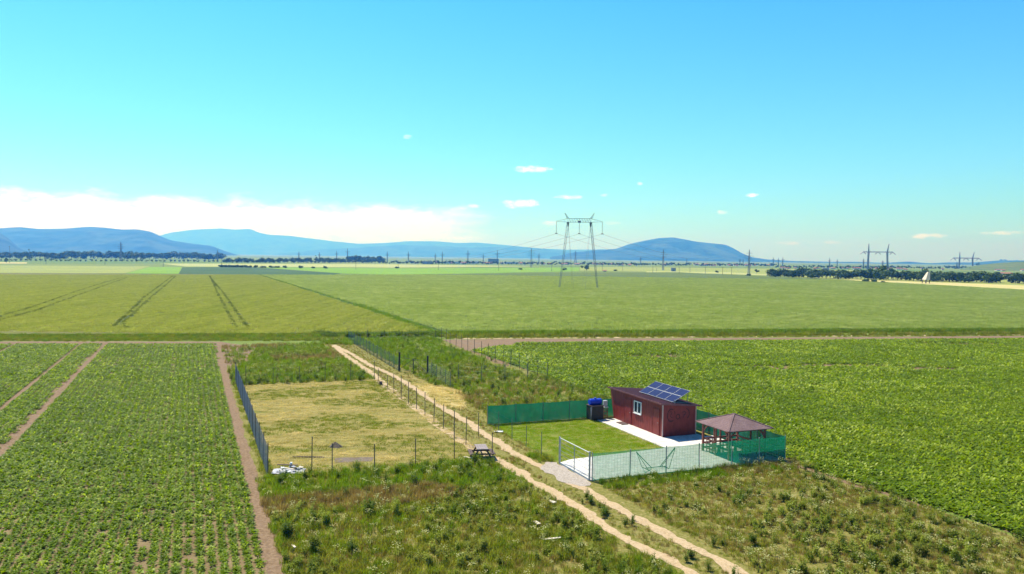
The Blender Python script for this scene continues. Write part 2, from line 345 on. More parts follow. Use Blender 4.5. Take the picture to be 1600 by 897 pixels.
def ribbon(name, centre, width, z, m, step=.4, amp=.12, seed=0, wfun=None):
    """strip with ragged edges along world points"""
    pts = [Vector(p) for p in centre]; res = []
    for i in range(len(pts) - 1):
        a, b = pts[i], pts[i + 1]; k = max(1, int((b - a).length / step))
        res += [a.lerp(b, j / k) for j in range(k)]
    res.append(pts[-1]); mb = MB(); n = len(res)
    sm = [res[max(0, i - 2):i + 3] for i in range(n)]; sm = [sum(q, Vector()) / len(q) for q in sm]
    for i, p in enumerate(sm):
        t = (sm[min(n - 1, i + 1)] - sm[max(0, i - 1)]).normalized(); nr = Vector((-t.y, t.x, 0))
        wd = (width if wfun is None else wfun(i / n) * width) / 2
        l_ = wd + (float(vnoise(p.x + seed, p.y, .8, 3)) - .5) * 2.4 * amp; r_ = wd + (float(vnoise(p.x, p.y + seed + 50, .8, 3)) - .5) * 2.4 * amp
        for q in (p + nr * l_, p + nr * l_ * .3, p - nr * r_ * .3, p - nr * r_): mb.v.append((q.x, q.y, z))
    for i in range(n - 1):
        for j in range(3): mb.f.append((i * 4 + j, i * 4 + j + 1, (i + 1) * 4 + j + 1, (i + 1) * 4 + j))
    o = mb.build(name, m); return tag(o, kind='structure')

# strip of plots: a = across (right), b = away, metres from the gate post
sheet('meadow', [P(-19.8, -22), P(20, -22), P(16, -17), P(15.2, 0), P(15, 77), P(15, 88), P(-19.6, 82)], .006, M['meadow'], 1, .3)
sheet('bean_field_soil', [P(-130, -25), P(-20.25, -25), P(-20.25, 78), G(300, 537), G(0, 537), G(-400, 538)], .008, M['beet_soil'], 2, .2)
RB = [P(16.4, -19), P(16.2, -14), P(15.6, -4), P(15.4, 2), P(15.4, 40), P(15.6, 68), G(815, 537), G(1250, 533), G(1650, 530), G(1900, 534), G(1900, 905), G(1680, 905)]
sheet('beet_field_soil', RB, .010, M['beet_soil'], 2, .3, 5)
# margins and bare soil
sheet('bare_soil_left', [P(-20.3, -22), P(-19.6, -22), P(-19.55, 5), P(-19.45, 45), P(-18.7, 60), P(-15.5, 66), P(-13.5, 74), P(-14, 80.5), G(345, 534), G(100, 533.5), G(-300, 534), G(-300, 538), G(100, 537.5), G(325, 537.5), P(-20.4, 70), P(-20.25, 40)], .014, M['soil'], .35, .16, 9)
sheet('dirt_margin', [G(690, 531), G(800, 530), G(1250, 527.5), G(1700, 524), G(1700, 527), G(1250, 530.5), G(900, 533.5), G(812, 537), G(828, 548), G(805, 556), G(790, 575), G(750, 556), G(715, 541)], .016, M['soil'], .8, .25, 3)
ribbon('field_road', [G(-80, 533), G(300, 532), G(520, 531), G(700, 529.5), G(1100, 526.5), G(1700, 522.5)][3:], 1.5, .020, M['sand'], 1, .3, 8)
ribbon('boundary_path', [P(15.6, -12), P(15.5, -9), P(15.2, -5), P(15.1, -1), P(15.25, 3)], 1.0, .018, M['soil'], .3, .35, 4, lambda t: .15 + 1.6 * max(0, t) * (1.25 - t))
# mown yard, straw patch, lawn
sheet('mown_ground', [P(-18.9, 7.0), P(-3.9, 7.2), P(-3.6, 44.6), P(-18.6, 44.8)], .012, M['hay'], .5, .25, 2)
sheet('straw_patch', [G(645, 600), G(690, 604), G(722, 612), G(728, 628), G(722, 640), G(690, 632), G(672, 618)], .016, M['straw'], .4, .35, 6)
sheet('straw_verge', [G(600, 574), G(650, 590), G(700, 606), G(665, 612), G(620, 586)], .014, M['hay'], .4, .35, 7)
sheet('lawn', [P(-.3, 4.65), P(1, 5.2), P(9.0, 5.95), P(9.2, 17.8), P(-.4, 17.9)], .012, M['lawn'], .5, .08, 2)
sheet('gravel_apron', [P(-.1, -.2), P(-.2, 4.8), P(-.9, 5.3), P(-1.7, 4.4), P(-2.0, 2.4), P(-1.8, .4), P(-1.3, -.9), P(-.4, -1.0)], .030, M['gravel'], .3, .3, 3)
rutR = [(521, 539), (549, 553), (580, 572), (619, 589), (646, 606), (674, 625), (699, 642), (730, 659), (758, 678), (780, 693), (805, 709), (840, 727), (875, 744), (906, 760), (952, 787), (996, 811), (1039, 833), (1082, 856), (1125, 876), (1160, 899), (1215, 930), (1290, 975)]
rutL = [(521, 540), (540, 555), (562, 571), (577, 581), (599, 600), (624, 620), (660, 645), (688, 667), (716, 687), (742, 703), (775, 719), (809, 735), (837, 755), (872, 775), (904, 792), (935, 815), (967, 838), (1010, 861), (1053, 881), (1085, 899), (1140, 928), (1215, 975)]
ribbon('dirt_track_rut_right', [G(*p) for p in rutR], .72, .026, M['sand'], .25, .3, 1)
ribbon('dirt_track_rut_left', [G(*p) for p in rutL], .74, .024, M['sand'], .25, .3, 2)
# tracks in the left crop
ribbon('crop_track', [P(-35.4, 80), P(-35.6, 50), P(-35.7, 10), P(-35.7, -10)], .8, .018, M['soil'], .5, .15, 5)
ribbon('crop_track_narrow', [P(-38.6, 76), P(-39.0, 50), P(-39.2, 20), P(-39.2, 0)], .5, .018, M['soil'], .5, .15, 6)
ribbon('crop_track_far', [P(-47.6, 76), P(-48, 50), P(-48.2, 20)], .6, .018, M['soil'], .5, .15, 7)
# concrete paving: L round the lawn, a real 10 cm slab
mb = MB()
mb.poly([P(-.05, .05), P(15.05, .05), P(15.05, 5.9), P(9.15, 5.9), P(1, 5.15), P(-.05, 4.6)], 0, .07)
struct('concrete_paving', mb, M['concrete'])
mb = MB(); mb.poly([P(9.15, 5.906), P(15.05, 5.906), P(15.05, 8.3), P(14.2, 8.3), P(14.2, 16.7), P(9.15, 16.7)], 0, .068)
struct('concrete_path', mb, M['concrete'])

# standing wheat: raised, gently uneven blocks of crop
def crop_block(name, front, back, h, m, nx, ny, amp):
    """front/back: lists of world points left to right; block of height h between them"""
    fa = np.array([[p.x, p.y] for p in front]); ba = np.array([[p.x, p.y] for p in back])
    def res(q, n):
        d = np.r_[0, np.cumsum(np.hypot(*np.diff(q, axis=0).T))]; s = np.linspace(0, d[-1], n)
        return np.c_[np.interp(s, d, q[:, 0]), np.interp(s, d, q[:, 1])]
    fa, ba = res(fa, nx), res(ba, nx); t = np.linspace(0, 1, ny)[:, None, None] ** 1.6
    g = fa[None] * (1 - t) + ba[None] * t
    z = h + (vnoise(g[..., 0], g[..., 1], 9, 3) - .5) * amp + (vnoise(g[..., 0], g[..., 1], 1.7, 2) - .5) * amp * .6
    z[0] = 0.0; z[-1] = 0; g[1] = g[0] + (g[1] - g[0]) * .12
    mb = MB(); mb.v = [(g[j, i, 0], g[j, i, 1], z[j, i]) for j in range(ny) for i in range(nx)]
    mb.f = [(j * nx + i, j * nx + i + 1, (j + 1) * nx + i + 1, (j + 1) * nx + i) for j in range(ny - 1) for i in range(nx - 1)]
    o = mb.build(name, m); return tag(o, kind='structure')
crop_block('wheat_field_ripening', [G(-260, 529), G(0, 527), G(300, 526), G(520, 525), G(680, 523)], [G(-120, 427), G(100, 428), G(280, 429), G(400, 430)], .5, M['wheatL'], 240, 160, .03)
crop_block('wheat_field_green', [G(692, 522), G(900, 521), G(1250, 518), G(1800, 516)], [G(404, 430), G(560, 431), G(800, 427), G(1060, 426), G(1300, 438), G(1640, 457)], .55, M['wheatR'], 260, 160, .16)
# tramlines pressed by the tractor
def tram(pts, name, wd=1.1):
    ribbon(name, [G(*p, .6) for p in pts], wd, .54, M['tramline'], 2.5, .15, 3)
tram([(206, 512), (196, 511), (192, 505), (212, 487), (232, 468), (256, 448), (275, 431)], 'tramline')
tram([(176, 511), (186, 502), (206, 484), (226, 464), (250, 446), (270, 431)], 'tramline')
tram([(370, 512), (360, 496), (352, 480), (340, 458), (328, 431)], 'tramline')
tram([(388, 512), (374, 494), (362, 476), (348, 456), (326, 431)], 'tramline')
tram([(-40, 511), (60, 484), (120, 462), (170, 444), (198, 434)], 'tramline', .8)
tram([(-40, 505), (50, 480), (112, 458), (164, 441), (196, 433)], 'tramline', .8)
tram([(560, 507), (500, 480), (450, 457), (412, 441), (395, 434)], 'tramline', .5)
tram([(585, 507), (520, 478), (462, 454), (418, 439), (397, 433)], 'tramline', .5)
# dark grassy balk between the two wheat fields
crop_block('balk_ground', [G(670, 524), G(700, 522.5)], [G(399, 430), G(407, 430)], .45, M['f_edge'], 4, 120, .3)
# far patchwork of fields
def fld(name, pts, m, z): sheet(name, [G(*p) for p in pts], z, M[m], 30, 0)
fld('field_yellow_green', [(-200, 414), (235, 416), (196, 427), (-200, 426)], 'f_olive', .05)
fld('field_bright_wedge', [(196, 427.4), (233, 417.5), (284, 417.5), (279, 428)], 'f_bright', .08)
fld('field_dark', [(279.5, 428), (285, 417.8), (390, 417.5), (532, 427.5), (520, 429.5)], 'f_dark', .11)
fld('field_bright', [(400, 417.6), (620, 419.4), (905, 418), (905, 424), (800, 426), (650, 430.5), (538, 427.5)], 'f_bright', .08)
fld('field_pale_band', [(-200, 408.5), (42, 410.2), (42, 412), (-200, 412)], 'f_straw', .14)
fld('field_pale_middle', [(250, 411.8), (560, 412.5), (850, 416), (620, 418.3), (290, 416.6)], 'f_pale', .08)
fld('field_olive_right', [(906, 417), (1230, 420), (1650, 430), (1650, 452), (1290, 436), (1205, 430), (1060, 425), (906, 423)], 'f_olive', .05)
fld('field_straw_strip', [(1285, 438), (1330, 437), (1480, 442), (1700, 450), (1700, 459), (1480, 450), (1380, 444)], 'f_straw', .10)
fld('field_pale_right', [(1010, 424), (1120, 425), (1205, 429), (1205, 431), (1120, 428), (1010, 426)], 'f_pale', .12)

# ------------------------------------------------------------ hills
def hills(name, prof, D, depth, m, seed=0, rav=.35, n=260, rows=46):
    xs = np.array([p[0] for p in prof], float); ys = np.array([p[1] for p in prof], float)
    px = np.linspace(xs[0], xs[-1], n); py = np.interp(px, xs, ys)
    k = np.array([1, 2, 3, 2, 1.]); k /= k.sum(); py = np.convolve(np.r_[py[:1], py[:1], py, py[-1:], py[-1:]], k, 'valid')
    crest = np.array([AT(a, b, D) for a, b in zip(px, py)])
    mb = MB(); t = np.linspace(-1, 1, rows)
    for j, tt in enumerate(t):
        for i in range(n):
            x0, y0, z0 = crest[i]; Y = D + tt * depth * (.6 if tt < 0 else .7); x = x0 * (Y / D if tt < 0 else 1 + (Y / D - 1) * .9)
            if tt <= 0:
                f = math.cos(tt * math.pi / 2) ** 1.25
                nz = float(vnoise(x + seed * 991, Y * .35, depth * .16, 5)) - .5
                z = z0 * f * (1 + rav * nz * 2 * (1 - f) * 1.6)
            else: z = z0 * math.cos(tt * math.pi / 2) * .98
            mb.v.append((x, Y, max(-5, z) if abs(tt) < 1 else -5))
    mb.f = [(j * n + i, j * n + i + 1, (j + 1) * n + i + 1, (j + 1) * n + i) for j in range(rows - 1) for i in range(n - 1)]
    o = mb.build(name, m); o.data.polygons.foreach_set('use_smooth', [True] * len(o.data.polygons)); return tag(o, kind='structure')
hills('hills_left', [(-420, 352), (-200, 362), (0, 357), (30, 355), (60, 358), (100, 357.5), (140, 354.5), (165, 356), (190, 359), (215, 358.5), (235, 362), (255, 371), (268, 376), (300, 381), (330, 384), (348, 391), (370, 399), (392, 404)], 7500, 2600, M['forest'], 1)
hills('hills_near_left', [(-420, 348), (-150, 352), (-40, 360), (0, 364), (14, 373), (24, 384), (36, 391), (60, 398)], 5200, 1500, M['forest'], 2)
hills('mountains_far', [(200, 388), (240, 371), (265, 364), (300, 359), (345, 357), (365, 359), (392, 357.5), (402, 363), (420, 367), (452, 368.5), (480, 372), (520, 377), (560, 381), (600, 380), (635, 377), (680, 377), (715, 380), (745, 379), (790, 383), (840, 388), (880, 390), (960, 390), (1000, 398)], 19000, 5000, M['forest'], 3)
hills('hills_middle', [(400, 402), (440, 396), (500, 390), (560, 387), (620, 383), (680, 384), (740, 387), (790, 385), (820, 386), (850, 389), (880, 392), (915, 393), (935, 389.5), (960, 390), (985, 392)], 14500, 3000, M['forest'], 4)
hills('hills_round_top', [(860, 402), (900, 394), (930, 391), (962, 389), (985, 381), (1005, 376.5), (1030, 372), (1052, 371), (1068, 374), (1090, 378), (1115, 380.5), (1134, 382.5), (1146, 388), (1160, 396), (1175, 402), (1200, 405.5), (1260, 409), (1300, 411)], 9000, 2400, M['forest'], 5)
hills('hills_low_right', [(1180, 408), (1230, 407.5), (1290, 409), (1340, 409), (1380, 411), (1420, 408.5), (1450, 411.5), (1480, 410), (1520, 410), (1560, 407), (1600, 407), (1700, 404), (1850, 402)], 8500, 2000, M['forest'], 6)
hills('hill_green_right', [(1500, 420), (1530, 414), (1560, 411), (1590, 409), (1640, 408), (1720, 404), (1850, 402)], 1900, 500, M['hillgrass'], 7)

# ------------------------------------------------------------ haze
HZ = MB(); HZ.box((0, 12500, 311), (50000, 26000, 626))
hz = bpy.data.materials.new('haze'); hz.use_nodes = True; hn = hz.node_tree; hn.nodes.clear()
ho = hn.nodes.new('ShaderNodeOutputMaterial'); hv = hn.nodes.new('ShaderNodeVolumePrincipled')
hv.inputs['Color'].default_value = (.07, .31, 1.0, 1); hv.inputs['Absorption Color'].default_value = (1, 1, 1, 1); hv.inputs['Density'].default_value = .00021; hv.inputs['Anisotropy'].default_value = .35
hn.links.new(hv.outputs[0], ho.inputs[1])
hzo = HZ.build('haze', hz); tag(hzo, kind='stuff')
# ------------------------------------------------------------ near structures, in plot axes
def plot_thing(name, label, cat, a, b, group=None, z=0, rz=0): return thing(name, label, cat, P(a, b, z), ang + rz, group)

# red cabin (local x = across the plot, y = away)
CA, CB, CW, CL, ZF, ZB = 10.9, 9.05, 3.05, 7.65, 2.56, 2.30
cab = plot_thing('cabin', 'long dark red metal cabin with a single-pitch roof on the concrete path', 'cabin', CA, CB, z=.068)
def topz(x): return ZF + (ZB - ZF) * x / CW
mb = MB()
k = [(0, 0), (CW, 0), (CW, CL), (0, CL)]
mb.v = [(x, y, 0) for x, y in k] + [(x, y, topz(x)) for x, y in k]
mb.f = [(0, 1, 5, 4), (1, 2, 6, 5), (2, 3, 7, 6), (3, 0, 4, 7), (0, 3, 2, 1), (4, 5, 6, 7)]
for i in range(26):                                   # standing ribs of the cladding
    y = .16 + i * .29
    if y < CL - .05: mb.box((-.004, y, ZF / 2), (.012, .035, ZF - .06))
for i in range(10):
    x = .17 + i * .3; mb.box((x, -.004, topz(x) / 2), (.03, .010, topz(x) - .05))
mb.build('wall', M['red'], cab)
mb = MB(); mb.poly([(0, 0)], 0, 0) if False else None
w2 = MB(); k = len(w2.v)
for dx in (-.012, .03): w2.v += [(dx, CL + .002, 0.0), (dx, CL + .12, .0), (dx, CL + .80, ZF), (dx, CL + .002, ZF)]
w2.f = [(0, 1, 2, 3), (7, 6, 5, 4), (0, 4, 5, 1), (1, 5, 6, 2), (2, 6, 7, 3), (3, 7, 4, 0)]
w2.build('wing_wall', M['red'], cab)
def yfor(px):
    py = 655.4 + (px - 955) * (684 - 655.4) / 81; return toab(G(px, py, .07))[1] - CB
def roofpt(x, y, dz): return (x, y, topz(x) + dz)
mb = MB(); x0, x1, y0, y1 = -.27, CW + .45, -.22, CL + .85
for dz in (.02, .07): mb.v += [roofpt(x0, y0, dz), roofpt(x1, y0, dz), roofpt(x1, y1, dz), roofpt(x0, y1, dz)]
mb.f = [(3, 2, 1, 0), (4, 5, 6, 7), (0, 1, 5, 4), (1, 2, 6, 5), (2, 3, 7, 6), (3, 0, 4, 7)]
for i in range(14):
    y = y0 + .3 + i * .6; 
    if y < y1: mb.beam(roofpt(x0 + .03, y, .075), roofpt(x1 - .03, y, .075), .04, .02)
rf = mb.build('roof', M['roofm'], cab)
mb = MB(); mb.beam(roofpt(x0 - .012, y0, .05), roofpt(x0 - .012, y1, .05), .02, .12); mb.beam(roofpt(x0, y0 - .012, .05), roofpt(x1, y0 - .012, .05), .02, .12)
mb.build('fascia', M['roofedge'], rf)
for (x, y) in ((-.012, -.012), (CW + .012, -.012)):
    MB().box((x, y, topz(max(0, min(CW, x))) / 2 - .01), (.07, .07, topz(max(0, min(CW, x))) - .02)).build('corner_trim', M['redtrim'], cab)
yw = yfor(991.2); ww, wh, wz = 1.15, 1.0, 1.66
wn = MB(); 
for sy in (-1, 0, 1): wn.box((-.03, yw + sy * (ww / 2 - .035), wz), (.06, .085 if sy else .10, wh))
for s_ in (-1, 1): wn.box((-.032, yw, wz + s_ * (wh / 2 - .035)), (.056, ww - .02, .08))
wo_ = wn.build('window', M['white'], cab)
for s_ in (-1, 1): MB().box((-.02, yw + s_ * ww / 4, wz), (.02, ww / 2 - .10, wh - .1)).build('pane', M['glass'], wo_)
MB().box((-.06, yw, wz - wh / 2 - .03), (.12, ww + .08, .03)).build('sill', M['white'], wo_)
for (pa, pb) in ((969, 980), (1017, 1028)):
    ya, yb = yfor(pa), yfor(pb); d = MB(); d.box((-.022, (ya + yb) / 2, 1.03), (.03, abs(ya - yb) - .08, 2.0))
    for yy in (ya, yb): d.box((-.026, yy, 1.04), (.05, .05, 2.06))
    d.box((-.026, (ya + yb) / 2, 2.08), (.05, abs(ya - yb) + .02, .05))
    dd = d.build('door', M['red'], cab)
    MB().box((-.07, min(ya, yb) + .16, 1.0), (.05, .12, .03)).build('handle', M['alu'], dd)
# graffiti: brush lines on the end wall
def stroke(mb, pts, wd=.055):
    pts = [Vector((x, z)) for x, z in pts]; n = len(pts); k = len(mb.v)
    for i, p in enumerate(pts):
        t = (pts[min(n - 1, i + 1)] - pts[max(0, i - 1)]).normalized(); nr = Vector((-t.y, t.x)) * wd / 2 * (1 if 0 < i < n - 1 else .6)
        for q in (p + nr, p - nr): mb.v.append((q.x, -.013, q.y))
    for i in range(n - 1): mb.f.append((k + 2 * i, k + 2 * i + 1, k + 2 * i + 3, k + 2 * i + 2))
def arc(cx, cz, rx, rz_, a0, a1, n=14): return [(cx + rx * math.cos(R(a0 + (a1 - a0) * i / n)), cz + rz_ * math.sin(R(a0 + (a1 - a0) * i / n))) for i in range(n + 1)]
gm = MB()
stroke(gm, arc(.78, 1.66, .36, .50, 60, 300), .07); stroke(gm, [(.62, 1.9), (.74, 1.98), (.84, 1.9), (.76, 1.74), (.66, 1.62), (.8, 1.5), (.96, 1.42)], .05)
stroke(gm, [(1.0, 2.02), (1.1, 1.88), (1.04, 1.76)], .05); stroke(gm, [(.55, 1.22), (.8, 1.28), (1.05, 1.26)], .05)
stroke(gm, arc(1.38, 1.52, .15, .19, 20, 340), .06); stroke(gm, [(1.53, 1.74), (1.54, 1.5), (1.6, 1.34)], .06)
stroke(gm, [(1.74, 1.86), (2.0, 1.88), (2.14, 1.84), (1.98, 1.62), (1.86, 1.42)], .06); stroke(gm, [(1.82, 1.64), (2.1, 1.66)], .045)
stroke(gm, arc(2.08, 1.72, .36, .42, 80, -60), .06)
gm.build('graffiti', M['ink'], cab)
tag(MB().box((0, 0, .03), (.6, 1.0, .06)).build('doormat', M['oldwood']), 'dark brown doormat on the concrete path by the cabin door', 'doormat')
dm = bpy.data.objects['doormat']; dm.location = P(CA - .45, CB + yfor(973), .07); dm.rotation_euler = (0, 0, ang)

# solar array on the roof, tilted up at its right-hand edge
def on_roof(px, py):
    z = 2.7
    for _ in range(8):
        a, b = toab(G(px, py, z)); z = .068 + topz(a - CA) + .12
    return a - CA, b - CB
pa_, pb_ = on_roof(998.2, 612.5), on_roof(1052, 629)
print('SOLAR', pa_, pb_)
sol = plot_thing('solar_array', 'tilted rack of eight dark blue solar panels on the cabin roof', 'solar panels', CA, CB, z=.068)
sx0 = (pa_[0] + pb_[0]) / 2; sy0, sy1 = pb_[1], pa_[1]; til = R(27); cw_ = (sy1 - sy0) / 4; ph = .88
def sp_(u, y, n=0): return (sx0 + u * math.cos(til) - n * math.sin(til), y, topz(sx0) + .13 + u * math.sin(til) + n * math.cos(til))
mrot = Matrix.Rotation(-til, 3, 'Y')
for r_ in range(2):
    for c_ in range(4):
        u = .02 + ph / 2 + r_ * (ph + .03); y = sy0 + cw_ * (c_ + .5)
        p = MB().box(sp_(u, y), (ph, cw_ - .03, .035), mrot)
        pp = p.build('solar_panel', M['alu'], sol)
        MB().box(sp_(u, y, .0195), (ph - .045, cw_ - .07, .006), mrot).build('cells', M['cell'], pp)
for y in (sy0 + .3, (sy0 + sy1) / 2, sy1 - .3):
    l_ = MB().bar(sp_(1.75, y, -.03), (sp_(1.75, y)[0], y, topz(sp_(1.75, y)[0]) + .07), .025).bar(sp_(0.05, y, -.03), sp_(1.75, y, -.03), .022)
    l_.bar(sp_(.05, y, -.03), (sp_(.05, y)[0], y, topz(sx0) + .06), .022)
    l_.bar((sp_(.05, y)[0], y, topz(sx0) + .085), (sp_(1.75, y)[0], y, topz(sp_(1.75, y)[0]) + .085), .02); l_.build('bracket', M['alu'], sol)
tag(MB().bar((0, 0, 0), (0, 0, .22), .05, 8).bar((0, 0, .22), (0, 0, .27), .09, 8).build('roof_vent', M['alu']), 'small pale vent cap on the roof below the solar panels', 'vent')
bpy.data.objects['roof_vent'].location = P(CA + sx0 + .1, CB + sy0 - .12, .068 + topz(sx0) + .05)

# gazebo
cL, cF, cR = toab(G(1086, 657.6, 2.2)), toab(G(1138, 674.8, 2.2)), toab(G(1206, 668, 2.2)); ap = toab(G(1144.3, 647.6, 2.95))
print('GAZ', cL, cF, cR, ap)
ga, gb = (cF[0] + cR[0]) / 2, (cL[1] + cF[1]) / 2; hw = (cR[0] - cF[0]) / 4 + (cL[1] - cF[1]) / 4
print(ga, gb, hw)
gz = plot_thing('gazebo', 'open wooden gazebo with a hipped brown shingle roof behind the green net', 'gazebo', ga, gb, z=.07)
r_ = MB(); e = hw; r_.v = [(-e, -e, 2.12), (e, -e, 2.12), (e, e, 2.12), (-e, e, 2.12), (0, 0, 2.92), (-e, -e, 2.08), (e, -e, 2.08), (e, e, 2.08), (-e, e, 2.08), (0, 0, 2.86)]
r_.f = [(0, 1, 4), (1, 2, 4), (2, 3, 4), (3, 0, 4), (6, 5, 9), (7, 6, 9), (8, 7, 9), (5, 8, 9), (0, 5, 6, 1), (1, 6, 7, 2), (2, 7, 8, 3), (3, 8, 5, 0)]
gr_ = r_.build('roof', M['shingle'], gz)
c = MB()
for sx_, sy_ in ((-1, -1), (1, -1), (1, 1), (-1, 1)): c.beam((sx_ * e, sy_ * e, 2.13), (0, 0, 2.93), .14, .03)
c.build('ridge_cap', M['shingle'], gr_)
q = hw - .42
for sx_, sy_ in ((-1, -1), (1, -1), (1, 1), (-1, 1)):
    MB().box((sx_ * q, sy_ * q, 1.05), (.13, .13, 2.1)).build('post', M['wood'], gz)
for (x, y) in ((-q, 0), (0, q), (q, 0), (-q * .35, q), (q * .4, q)): MB().box((x, y, 1.05), (.10, .10, 2.1)).build('post', M['wood'], gz)
b_ = MB()
for s_ in (-1, 1): b_.box((0, s_ * q, 2.02), (2 * q + .3, .09, .13)); b_.box((s_ * q, 0, 2.0), (.09, 2 * q - .1, .12))
for sx_, sy_ in ((-1, -1), (1, -1), (1, 1), (-1, 1)):
    b_.beam((sx_ * q, sy_ * q, 2.1), (0, 0, 2.82), .06, .08)
b_.build('roof_frame', M['wood'], gz)
for sx_, sy_ in ((-1, -1), (1, -1), (1, 1), (-1, 1)):
    MB().beam((sx_ * q, sy_ * (q - .05), 1.5), (sx_ * q, sy_ * (q - .5), 1.96), .06, .08).beam((sx_ * (q - .05), sy_ * q, 1.5), (sx_ * (q - .5), sy_ * q, 1.96), .08, .06).build('brace', M['wood'], gz)
def railing(p0, p1, name='railing'):
    rl = MB(); p0, p1 = Vector(p0), Vector(p1)
    for z in (.28, .62, .92): rl.beam(p0 + Vector((0, 0, z)), p1 + Vector((0, 0, z)), .05, .12)
    for t in (.25, .5, .75): rl.bar(p0.lerp(p1, t), p0.lerp(p1, t) + Vector((0, 0, .9)), .035)
    rl.build(name, M['wood'], gz)
railing((-q, q - .08, 0), (q, q - .08, 0)) ; railing((q - .08, -q, 0), (q - .08, q, 0)); railing((-q + .08, .1, 0), (-q + .08, q, 0))
# table and bench under the gazebo
tb = plot_thing('garden_table', 'red-brown wooden table standing under the gazebo roof', 'table', ga - .1, gb - .05, z=.07)
MB().box((0, 0, .74), (.8, 1.6, .05)).build('tabletop', M['wood'], tb)
for x in (-.32, .32):
    for y in (-.68, .68): MB().box((x, y, .36), (.07, .07, .72)).build('leg', M['wood'], tb)
for s_, lb in ((-1, 'red-brown bench on the near side of the gazebo table'), (1, 'red-brown bench on the field side of the gazebo table')):
    bn = plot_thing('bench', lb, 'bench', ga - .1 + s_ * .72, gb - .05, 'benches under the gazebo', z=.07)
    MB().box((0, 0, .43), (.32, 1.6, .05)).build('seat', M['wood'], bn)
    for y in (-.62, .62): MB().box((0, y, .2), (.26, .06, .40)).build('leg', M['wood'], bn)

# hammock stand on the concrete, seen through the net
hs = plot_thing('hammock_stand', 'dark metal hammock stand with two raised arms on the concrete', 'hammock stand', 5.35, 1.15, z=.07)
MB().bar((-.75, 0, .08), (.75, 0, .08), .028, 6).bar((-.75, -.45, .03), (-.75, .45, .03), .025, 6).bar((.75, -.45, .03), (.75, .45, .03), .025, 6).build('base_frame', M['post'], hs)
for s_ in (-1, 1):
    MB().bar((s_ * .35, 0, .1), (s_ * 1.5, 0, 1.22 if s_ < 0 else 1.3), .026, 6).build('arm', M['post'], hs)
    MB().bar((s_ * .8, -.4, .05), (s_ * 1.5, 0, 1.24), .018, 6).bar((s_ * .8, .4, .05), (s_ * 1.5, 0, 1.24), .018, 6).build('strut', M['post'], hs)

# fences -------------------------------------------------------------
def posts(parent, pts, h, m, r=.028, base=None, n=6):
    base = base or parent.location
    for i, p in enumerate(pts):
        hh = h[i] if isinstance(h, (list, tuple)) else h
        p = Vector(p) - base; ln = Vector((random.uniform(-.02, .02), random.uniform(-.02, .02), 0)) * hh
        MB().bar(p - Vector((0, 0, .02)), p + ln + Vector((0, 0, hh)), r, n).build('post', m, parent)
def net(parent, pts, h, m, name='net', z0=.02, sag=.03):
    b = MB()
    for i in range(len(pts) - 1):
        p0, p1 = Vector(pts[i]) - parent.location, Vector(pts[i + 1]) - parent.location
        nn = 8; nr = Vector((-(p1 - p0).y, (p1 - p0).x, 0)).normalized(); k = len(b.v)
        for j in range(nn + 1):
            t = j / nn; p = p0.lerp(p1, t); s_ = math.sin(t * math.pi) * sag
            for q_ in range(5):
                w_ = q_ / 4; off = nr * (math.sin(t * 9.4 + i + q_ * 1.1) * .02 + s_ * .6 * math.sin(w_ * 3.1))
                b.v.append(tuple(p + off + Vector((0, 0, z0 + (h - z0 - s_) * w_))))
        for j in range(nn):
            for q_ in range(4): a0 = k + j * 5 + q_; b.f.append((a0, a0 + 5, a0 + 6, a0 + 1))
    return b.build(name, m, parent)
def wires(parent, pts, zs, r, m, vstep=None, name='wire', h=None):
    b = MB(); off = parent.location
    for i in range(len(pts) - 1):
        p0, p1 = Vector(pts[i]) - off, Vector(pts[i + 1]) - off
        for z in zs: b.bar(p0 + Vector((0, 0, z)), p1 + Vector((0, 0, z - .0)), r, 3)
        if vstep:
            k = int((p1 - p0).length / vstep)
            for j in range(k): q_ = p0.lerp(p1, (j + .5) / k); b.bar(q_ + Vector((0, 0, zs[0])), q_ + Vector((0, 0, zs[-1])), r, 3)
    return b.build(name, m, parent)
fa = [0, 2.72, 5.42, 8.0, 10.62, 12.9, 15.12]
f = thing('net_fence', 'pale green net fence along the front of the concrete yard, right of the gate', 'fence', P(0, 0), 0, 'green net fences around the cabin yard')
pp = [P(x, 0) for x in fa]; posts(f, pp, 1.84, M['galv'], .035); net(f, [p + PU * -.03 for p in pp], 1.78, M['net'])
wires(f, [p + PU * -.05 for p in pp], [.1 + .2 * i for i in range(9)], .0045, M['wireg'], .2, 'wire_mesh')
f = thing('net_fence', 'green net fence along the field side behind the gazebo and cabin', 'fence', P(15.15, .1), 0, 'green net fences around the cabin yard')
pp = [P(15.15, y) for y in (0.12, 3, 6, 9, 12, 15, 17.8)]; posts(f, pp[1:], 1.8, M['postg'], .03); net(f, [p + PV * .03 for p in pp], 1.75, M['net_back'])
f = thing('net_fence', 'dark green net fence at the back of the lawn, left of the blue tank', 'fence', P(-.45, 17.9), 0, 'green net fences around the cabin yard')
pp = [P(x, 17.9) for x in (-.45, 2.1, 4.6, 7.1, 9.6, 12.3, 15.1)]; posts(f, pp, 1.66, M['postg'], .03); net(f, [p + PU * .03 for p in pp], 1.6, M['net_back'])
f = thing('wire_fence', 'row of thin grey posts between the lawn and the dirt track', 'fence', P(-.45, 4.9), 0)
pp = [G(846, 715.5), G(822, 698.5), G(800, 687), G(779, 674.5)]; posts(f, pp, [1.85, 1.6, 1.65, 1.62], M['postg'], .026); wires(f, pp + [P(-.45, 17.8)], [.3, .9, 1.45], .004, M['wireg'])
